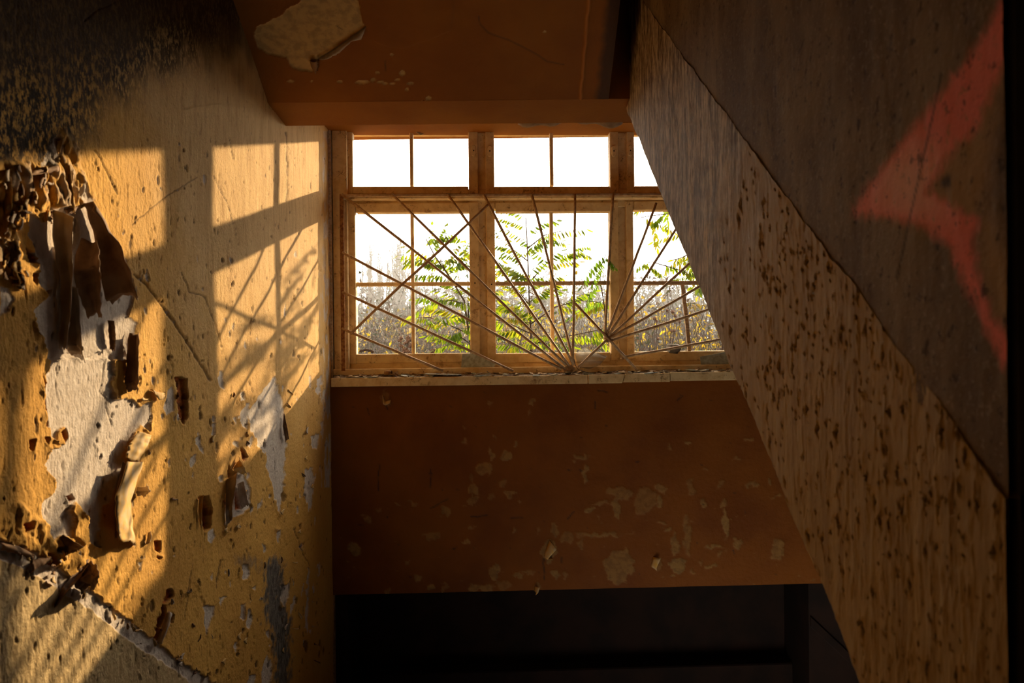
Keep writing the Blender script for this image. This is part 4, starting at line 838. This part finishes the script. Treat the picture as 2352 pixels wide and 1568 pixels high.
for f in FR[:4]: g = f.copy(); g.materials.append(MT['leafin']); FRI.append(g)
for f in FR: f.materials.append(MT['leaf'])
def frond(parent, p, d, L, roll=0.0, meshes=FR, k=None, rsn=random):
    d = Vector(d).normalized(); z = Vector((0, 0, 1)); y = z.cross(d); y = y.normalized() if y.length > .05 else Vector((0, 1, 0)); z2 = d.cross(y)
    m = Matrix((d, y, z2)).transposed() @ Matrix.Rotation(roll, 3, 'X')
    o = bpy.data.objects.new('leaf', meshes[rsn.randrange(len(meshes)) if k is None else k]); COL.objects.link(o); o.parent = parent
    o.matrix_basis = parent.matrix_world.inverted() @ (Matrix.Translation(p) @ m.to_4x4() @ Matrix.Diagonal((L, L, L, 1))); return o
def A(x, y, d): return Vector(at(np.array(float(x)), np.array(float(y)), np.array(float(d))))
def sapling(name, label, base, stem, branches, seed, rate, L=(.17, .27), mat_leaf=FR, y0=4.9, r0=.008, up=.15, group=None):
    rn = random.Random(seed); root = tag(empty(name, base), label, 'sapling', group); root_w = Vector(base)
    def pts3(pl, dz0=0.0):
        return [A(x, y, d) for x, y, d in pl]
    sp = pts3(stem); mb = MB(); mb.tube([root_w]+sp, np.linspace(r0, r0*.35, len(sp)+1), 6); mb.build('stem', MT['bark'], root, True)
    lines = [(sp, .25)]+[(pts3(b), .0) for b in branches]
    for i, (pl, t0) in enumerate(lines):
        if i: mb = MB(); mb.tube(pl, np.linspace(r0*.55, r0*.22, len(pl)), 5); mb.build('branch', MT['bark'], root, True)
        seg = [(pl[j+1]-pl[j]).length for j in range(len(pl)-1)]; tot = sum(seg); n = max(2, int(tot*rate))
        for k in range(n+1):
            s = tot*(t0+(1-t0)*(k+.5*rn.random())/(n+.5)); j = 0
            while j < len(seg)-1 and s > seg[j]: s -= seg[j]; j += 1
            p = pl[j]+(pl[j+1]-pl[j])*min(1, s/seg[j]); t = (pl[j+1]-pl[j]).normalized()
            a = rn.uniform(0, 2*pi); d = t*.45+Vector((math.cos(a), .5*math.sin(a), rn.uniform(-.25, up+.3)))
            frond(root, p, d, rn.uniform(*L), rn.uniform(-.3, .3), mat_leaf, None, rn)
    return root
g0 = lambda x, d: (float(A(x, 900, d)[0]), d, ZG-.2)
sapling('sapling', 'green pinnate-leaved sapling standing outside the middle bay', g0(1225, 5.0), [(1222, 830, 5.0), (1216, 700, 5.0), (1212, 590, 5.0), (1208, 500, 5.0)],
        [[(1216, 700, 5.0), (1175, 650, 4.9), (1150, 610, 4.8)], [(1214, 650, 5.0), (1260, 600, 5.05), (1315, 575, 5.1)], [(1213, 600, 5.0), (1175, 570, 5.1), (1150, 550, 5.1)], [(1212, 570, 5), (1250, 540, 5), (1290, 530, 5)],
         [(1217, 745, 5), (1275, 705, 4.9), (1330, 690, 4.85), (1390, 695, 4.8)], [(1217, 765, 5), (1175, 745, 5.1), (1145, 735, 5.1)], [(1218, 790, 5), (1285, 775, 5), (1340, 765, 4.9), (1385, 755, 4.9)], [(1219, 805, 5), (1180, 790, 5.1), (1150, 785, 5.1)]], 21, 16)
sapling('sapling', 'green pinnate-leaved sapling leaning outside the right half of the first bay', g0(1090, 5.1), [(1082, 800, 5.1), (1066, 690, 5.1), (1035, 640, 5.1), (1000, 590, 5.1), (978, 548, 5.1)],
        [[(1076, 740, 5.1), (1075, 650, 5.15), (1070, 590, 5.15), (1068, 540, 5.15)], [(1050, 660, 5.1), (1020, 615, 5.1), (1010, 590, 5)], [(1080, 768, 5.1), (1030, 745, 5), (985, 728, 4.9), (962, 730, 4.9)], [(1082, 790, 5.1), (1060, 775, 5), (1035, 790, 5)], [(1070, 700, 5.1), (1040, 690, 5), (1010, 690, 5)], [(1072, 620, 5.15), (1040, 600, 5.1), (1010, 600, 5.1)]], 22, 19)
sapling('sapling', 'yellowing pinnate-leaved sapling reaching in from beyond the right bay', g0(1640, 4.7), [(1660, 780, 4.7), (1640, 640, 4.7), (1590, 540, 4.7), (1540, 475, 4.6)],
        [[(1590, 540, 4.7), (1545, 490, 4.6), (1500, 495, 4.55), (1465, 500, 4.5)], [(1610, 570, 4.7), (1570, 590, 4.6), (1540, 600, 4.6)], [(1640, 660, 4.7), (1560, 620, 4.6), (1500, 602, 4.55), (1462, 602, 4.5)], [(1560, 500, 4.6), (1530, 470, 4.6), (1500, 470, 4.6)]], 23, 12, (.15, .22), up=-.4)
# the shoot that grows in through the empty bay
rt = tag(empty('sapling_shoot', A(1400, 760, 3.72)), 'dark green leafy shoot poking in through the empty middle bay', 'shoot')
mb = MB(); mb.tube([A(1394, 765, 3.80), A(1386, 690, 3.80), A(1378, 640, 3.78), A(1384, 600, 3.72), A(1392, 585, 3.68)], [.003, .003, .0025, .002, .0015], 5); mb.build('stem', MT['bark'], rt, True)
for (a, b, c, L, k, rl) in [((1392, 584, 3.68), (1305, 640, 3.62), 0, .19, 0, .2), ((1390, 588, 3.68), (1428, 618, 3.55), 0, .11, 1, 0), ((1384, 600, 3.70), (1355, 650, 3.66), 0, .12, 2, -.3), ((1380, 640, 3.77), (1330, 690, 3.80), 0, .15, 3, 0), ((1388, 690, 3.8), (1345, 700, 3.85), 0, .13, 1, .3)]:
    pa, pb = A(*a), A(*b); frond(rt, pa, pb-pa, L, rl, FRI, k)
# --- bushes and weeds
def bush(name, label, x, y, w_, ht_, seed, leafmat, nst=46, nleaf=420, lsz=.04, stem='twig', group=None, spread=.35):
    nst = int(nst*2.4); nleaf = int(nleaf*4.5); rn = np.random.RandomState(seed); root = tag(empty(name, (x, y, ZG)), label, 'bush', group); st = MB(); lf = MB()
    for i in range(nst):
        bx, by = rn.normal(0, w_*.28), rn.normal(0, w_*.22); hgt = ht_*((.4+.6*rn.rand()**.8) if name == 'bush' else (.62+.38*rn.rand()))*(1.28 if rn.rand() < .07 else 1); lean_ = rn.normal(0, spread, 2)*hgt*.5
        f = lambda t: Vector((x+bx+lean_[0]*t*t, y+by+lean_[1]*t*t, ZG-.1+hgt*t)); st.tube([f(t) for t in (0, .35, .7, 1)], [.009, .007, .005, .002], 3, False)
        for j in range(6):
            t = rn.uniform(.12, .95); p = f(t); a = rn.uniform(0, 6.28); ln = rn.uniform(.12, .4)*(1.1-t)*ht_*.6
            e = p+Vector((math.cos(a)*ln*.7, math.sin(a)*ln*.7, ln*rn.uniform(.3, 1.0))); st.tube([p, (p+e)/2+Vector((0, 0, -.02)), e], [.004, .003, .0015], 3, False)
            for _ in range(max(1, nleaf//(nst*6))):
                c = p+(e-p)*rn.uniform(.2, 1.05)+Vector(rn.normal(0, .03, 3)); d = Vector(rn.normal(0, 1, 3)).normalized(); s = d.orthogonal().normalized(); l = lsz*rn.uniform(.7, 1.6)
                nn = d.cross(s)*l*.12; lf.add([c, c+d*l*.4+s*l*.25+nn, c+d*l, c+d*l*.4-s*l*.25+nn], [(0, 1, 2), (0, 2, 3)])
    st.build('stems', MT[stem], root); tag(lf.build('foliage', MT[leafmat], root), kind='stuff'); return root
def bx(px, d): return float(A(px, 784, d)[0])
bush('bush', 'dense brown bush dotted with yellow leaves outside the middle of the first bay', bx(980, 8.5), 8.5, 2.2, 1.95, 1, 'yleaf', 60, 700)
bush('bush', 'dark leafy low bush at the left of the first bay', bx(860, 9.5), 9.5, 2.4, 1.75, 2, 'weedleaf', 70, 1700, .045)
bush('bush', 'grey feathery bush behind the brown bush of the first bay', bx(930, 11), 11, 2.0, 2.15, 3, 'weedleaf', 60, 1100, .05)
bush('bush', 'brown twiggy bush below the sapling of the middle bay', bx(1200, 8.0), 8.0, 2.2, 1.85, 4, 'weedleaf', 60, 1100)
bush('bush', 'yellow flecked bush right of the middle bay glazing bar', bx(1340, 9.0), 9.0, 2.2, 1.9, 5, 'yleaf', 60, 900)
bush('bush', 'reddish brown weed thicket filling the foot of the right bay', bx(1500, 7.0), 7.0, 1.6, 1.6, 6, 'weedleaf', 70, 1700, .04)
bush('bush', 'yellow leaved bush at the far right behind the broken bar', bx(1625, 8.0), 8.0, 1.2, 1.95, 7, 'yleaf', 46, 760, .055)
bush('bush', 'tall twiggy bush with yellow leaves in the right bay', bx(1520, 9.5), 9.5, 1.6, 2.25, 8, 'yleaf', 46, 460, .05)
bush('bush', 'pale bush behind the others at the middle post', bx(1110, 12), 12, 2.8, 2.05, 9, 'yleaf', 60, 700, .05)
bush('bush', 'golden hazy bush low in the fog at the first bay', bx(870, 17), 17, 4.0, 2.3, 10, 'yleaf', 80, 2000, .09)
bush('bush', 'hazy bush deep in the fog behind the middle bay', bx(1290, 16), 16, 4.0, 2.2, 11, 'yleaf', 80, 1600, .09)
bush('bush', 'hazy twiggy bush deep in the fog behind the right bay', bx(1560, 15), 15, 3.5, 2.3, 12, 'weedleaf', 80, 1400, .08)
bush('bush', 'pale undergrowth clump fading in fog at the first bay glazing bar', bx(950, 24), 24, 6.0, 2.6, 13, 'weedleaf', 90, 2400, .12)
bush('bush', 'pale undergrowth clump fading in fog behind the middle sapling', bx(1220, 25), 25, 6.0, 2.5, 14, 'weedleaf', 90, 2400, .12)
bush('bush', 'pale undergrowth clump fading in fog towards the right bay', bx(1450, 26), 26, 6.0, 2.8, 15, 'weedleaf', 90, 2400, .12)
for i, (px, d, w_, ht_) in enumerate([(850, 38, 8, 4.6), (960, 44, 9, 4.6), (1060, 38, 8, 4.2), (1170, 46, 10, 5.2), (1290, 40, 9, 4.6), (1400, 44, 10, 5.4), (1520, 40, 9, 5.0), (1630, 42, 9, 5.0)]):
    wh = ['left edge of the first bay', 'first bay glazing bar', 'first post', 'stem of the middle sapling', 'middle bay glazing bar', 'second post', 'right bay', 'broken bar of the right bay'][i]
    bush('thicket', 'wide grey thicket dissolving in the fog beyond the '+wh, bx(px, d), d, w_, ht_, 30+i, 'weedleaf', 70, 2600, .14)
def seed_weed(label, heads, d, seed, mat='seed', r=.017, name='dry_weed'):
    rn = random.Random(seed); b = A(heads[0][0], heads[0][1], d); root = tag(empty(name, (b.x, d, ZG)), label, 'weed')
    mb = MB()
    for x, y in heads: p = A(x, y, d); mb.tube([(b.x+rn.uniform(-.05, .05), d, ZG-.05), ((b.x+p.x)/2, d, (p.z+ZG)/2+.1), p], [.005, .004, .0025], 4, False)
    mb.build('stems', MT['twig'], root)
    for x, y in heads:
        p = A(x, y, d); bm = bmesh.new(); bmesh.ops.create_icosphere(bm, subdivisions=2, radius=r*rn.uniform(.8, 1.2))
        for v in bm.verts: v.co *= rn.uniform(.75, 1.15)
        me = bpy.data.meshes.new('seedhead'); bm.to_mesh(me); bm.free(); me.materials.append(MT[mat]); o = bpy.data.objects.new('seedhead', me); o.location = p-root.location; COL.objects.link(o); o.parent = root
rn = random.Random(3)
seed_weed('dry weed with rust brown flower clusters at the foot of the first bay', [(910+rn.uniform(0, 40), 778+rn.uniform(-4, 32)) for _ in range(34)]+[(938, 772), (941, 780), (935, 786)], 5.2, 4, r=.011)
seed_weed('dry weed with one brown cluster in the first bay beside the leaves', [(992, 804), (996, 808), (990, 810), (997, 803)], 5.2, 5, r=.011)
seed_weed('tall dry weed with round dark seedheads in the right bay', [(1503, 731), (1508, 737), (1532, 712), (1545, 716), (1551, 724), (1542, 760), (1549, 759), (1511, 777), (1561, 738)], 5.8, 6, r=.014)
seed_weed('small yellow weed low at the left corner of the first bay', [(828+i*4, 806-3*math.sin(i*.5)) for i in range(8)], 5.6, 7, 'yleaf', .012)
# --- bare trees far off in the fog
def tree_mesh(k):
    q = np.random.RandomState(300+k); mb = MB(); Ht = 9.0; nt = 2+k % 2
    for s in range(nt):
        ox = q.normal(0, .35); lx = q.normal(0, .25); f = lambda t: Vector((ox+lx*t, 0, Ht*t*(.85+.15*(s == 0)))); ts = np.linspace(0, 1, 7); mb.tube([f(t)+Vector((q.normal(0, .04), q.normal(0, .04), 0)) for t in ts], np.linspace(.13, .02, 7), 4, False)
        for j in range(30):
            t = q.uniform(.25, .97); p = f(t); a = q.uniform(0, 6.28); ln = q.uniform(.5, 1.5)*(1.15-t*.8); e = p+Vector((math.cos(a)*ln*.42, math.sin(a)*ln*.42, ln*.95)); mb.tube([p, p+(e-p)*.5+Vector((math.cos(a)*.05, 0, -.04)), e], [.032, .024, .011], 3, False)
            for _ in range(3): tt = q.uniform(.3, .9); c = p+(e-p)*tt; a2 = q.uniform(0, 6.28); mb.tube([c, c+Vector((math.cos(a2)*.2, math.sin(a2)*.2, .45*q.uniform(.5, 1.2)))], [.014, .007], 3, False)
    me = bpy.data.meshes.new('bare_tree'); me.from_pydata(mb.v, [], mb.f); me.materials.append(MT['bark']); return me
TM = [tree_mesh(k) for k in range(5)]
rn = random.Random(9); nt = 0
for px, d, s in [(838, 46, 1.0), (852, 48, 1.05), (862, 44, .92), (872, 50, 1.0), (882, 46, .95), (896, 45, .98), (905, 47, 1.0), (912, 44, 1.05), (920, 48, 1.12), (930, 46, 1.0), (938, 49, 1.05), (960, 47, .9), (1000, 52, .95), (1030, 54, .9), (1056, 50, .92), (1090, 55, .9), (1150, 58, .9), (1180, 60, .9), (1300, 56, .85), (1330, 54, .82), (1350, 57, .85), (1376, 55, .88), (1480, 60, .9), (1530, 56, .92), (1570, 58, .9), (1600, 55, .85)]:
    d *= 1.12; s *= .93
    o = bpy.data.objects.new('bare_tree', TM[nt % 5]); o.location = (bx(px, d), d, ZG); o.scale = (s, s, s*.92); o.rotation_euler = (0, 0, rn.uniform(0, 6.28)); COL.objects.link(o); nt += 1
    where = 'left half of the first bay' if px < 905 else 'first bay glazing bar' if px < 1000 else 'right half of the first bay' if px < 1120 else 'middle bay' if px < 1420 else 'right bay'
    tag(o, 'bare slender tree fading into the fog, seen in the '+where, 'tree', 'bare trees in the '+where)
# --- fog over the wasteland
fm = bpy.data.materials.new('morning_fog'); fm.use_nodes = True; n_ = fm.node_tree.nodes; n_.remove(n_['Principled BSDF'])
vs = n_.new('ShaderNodeVolumeScatter'); vs.inputs['Color'].default_value = (.97, .96, .93, 1); vs.inputs['Density'].default_value = .0055; vs.inputs['Anisotropy'].default_value = .0
fm.node_tree.links.new(vs.outputs[0], n_['Material Output'].inputs['Volume'])
mb = MB(); mb.box((-70, 6.3, ZG-2.5), (80, 95, H+12)); tag(mb.build('morning_fog', fm), 'bright morning fog hanging over the overgrown wasteland', 'fog', None, 'stuff')
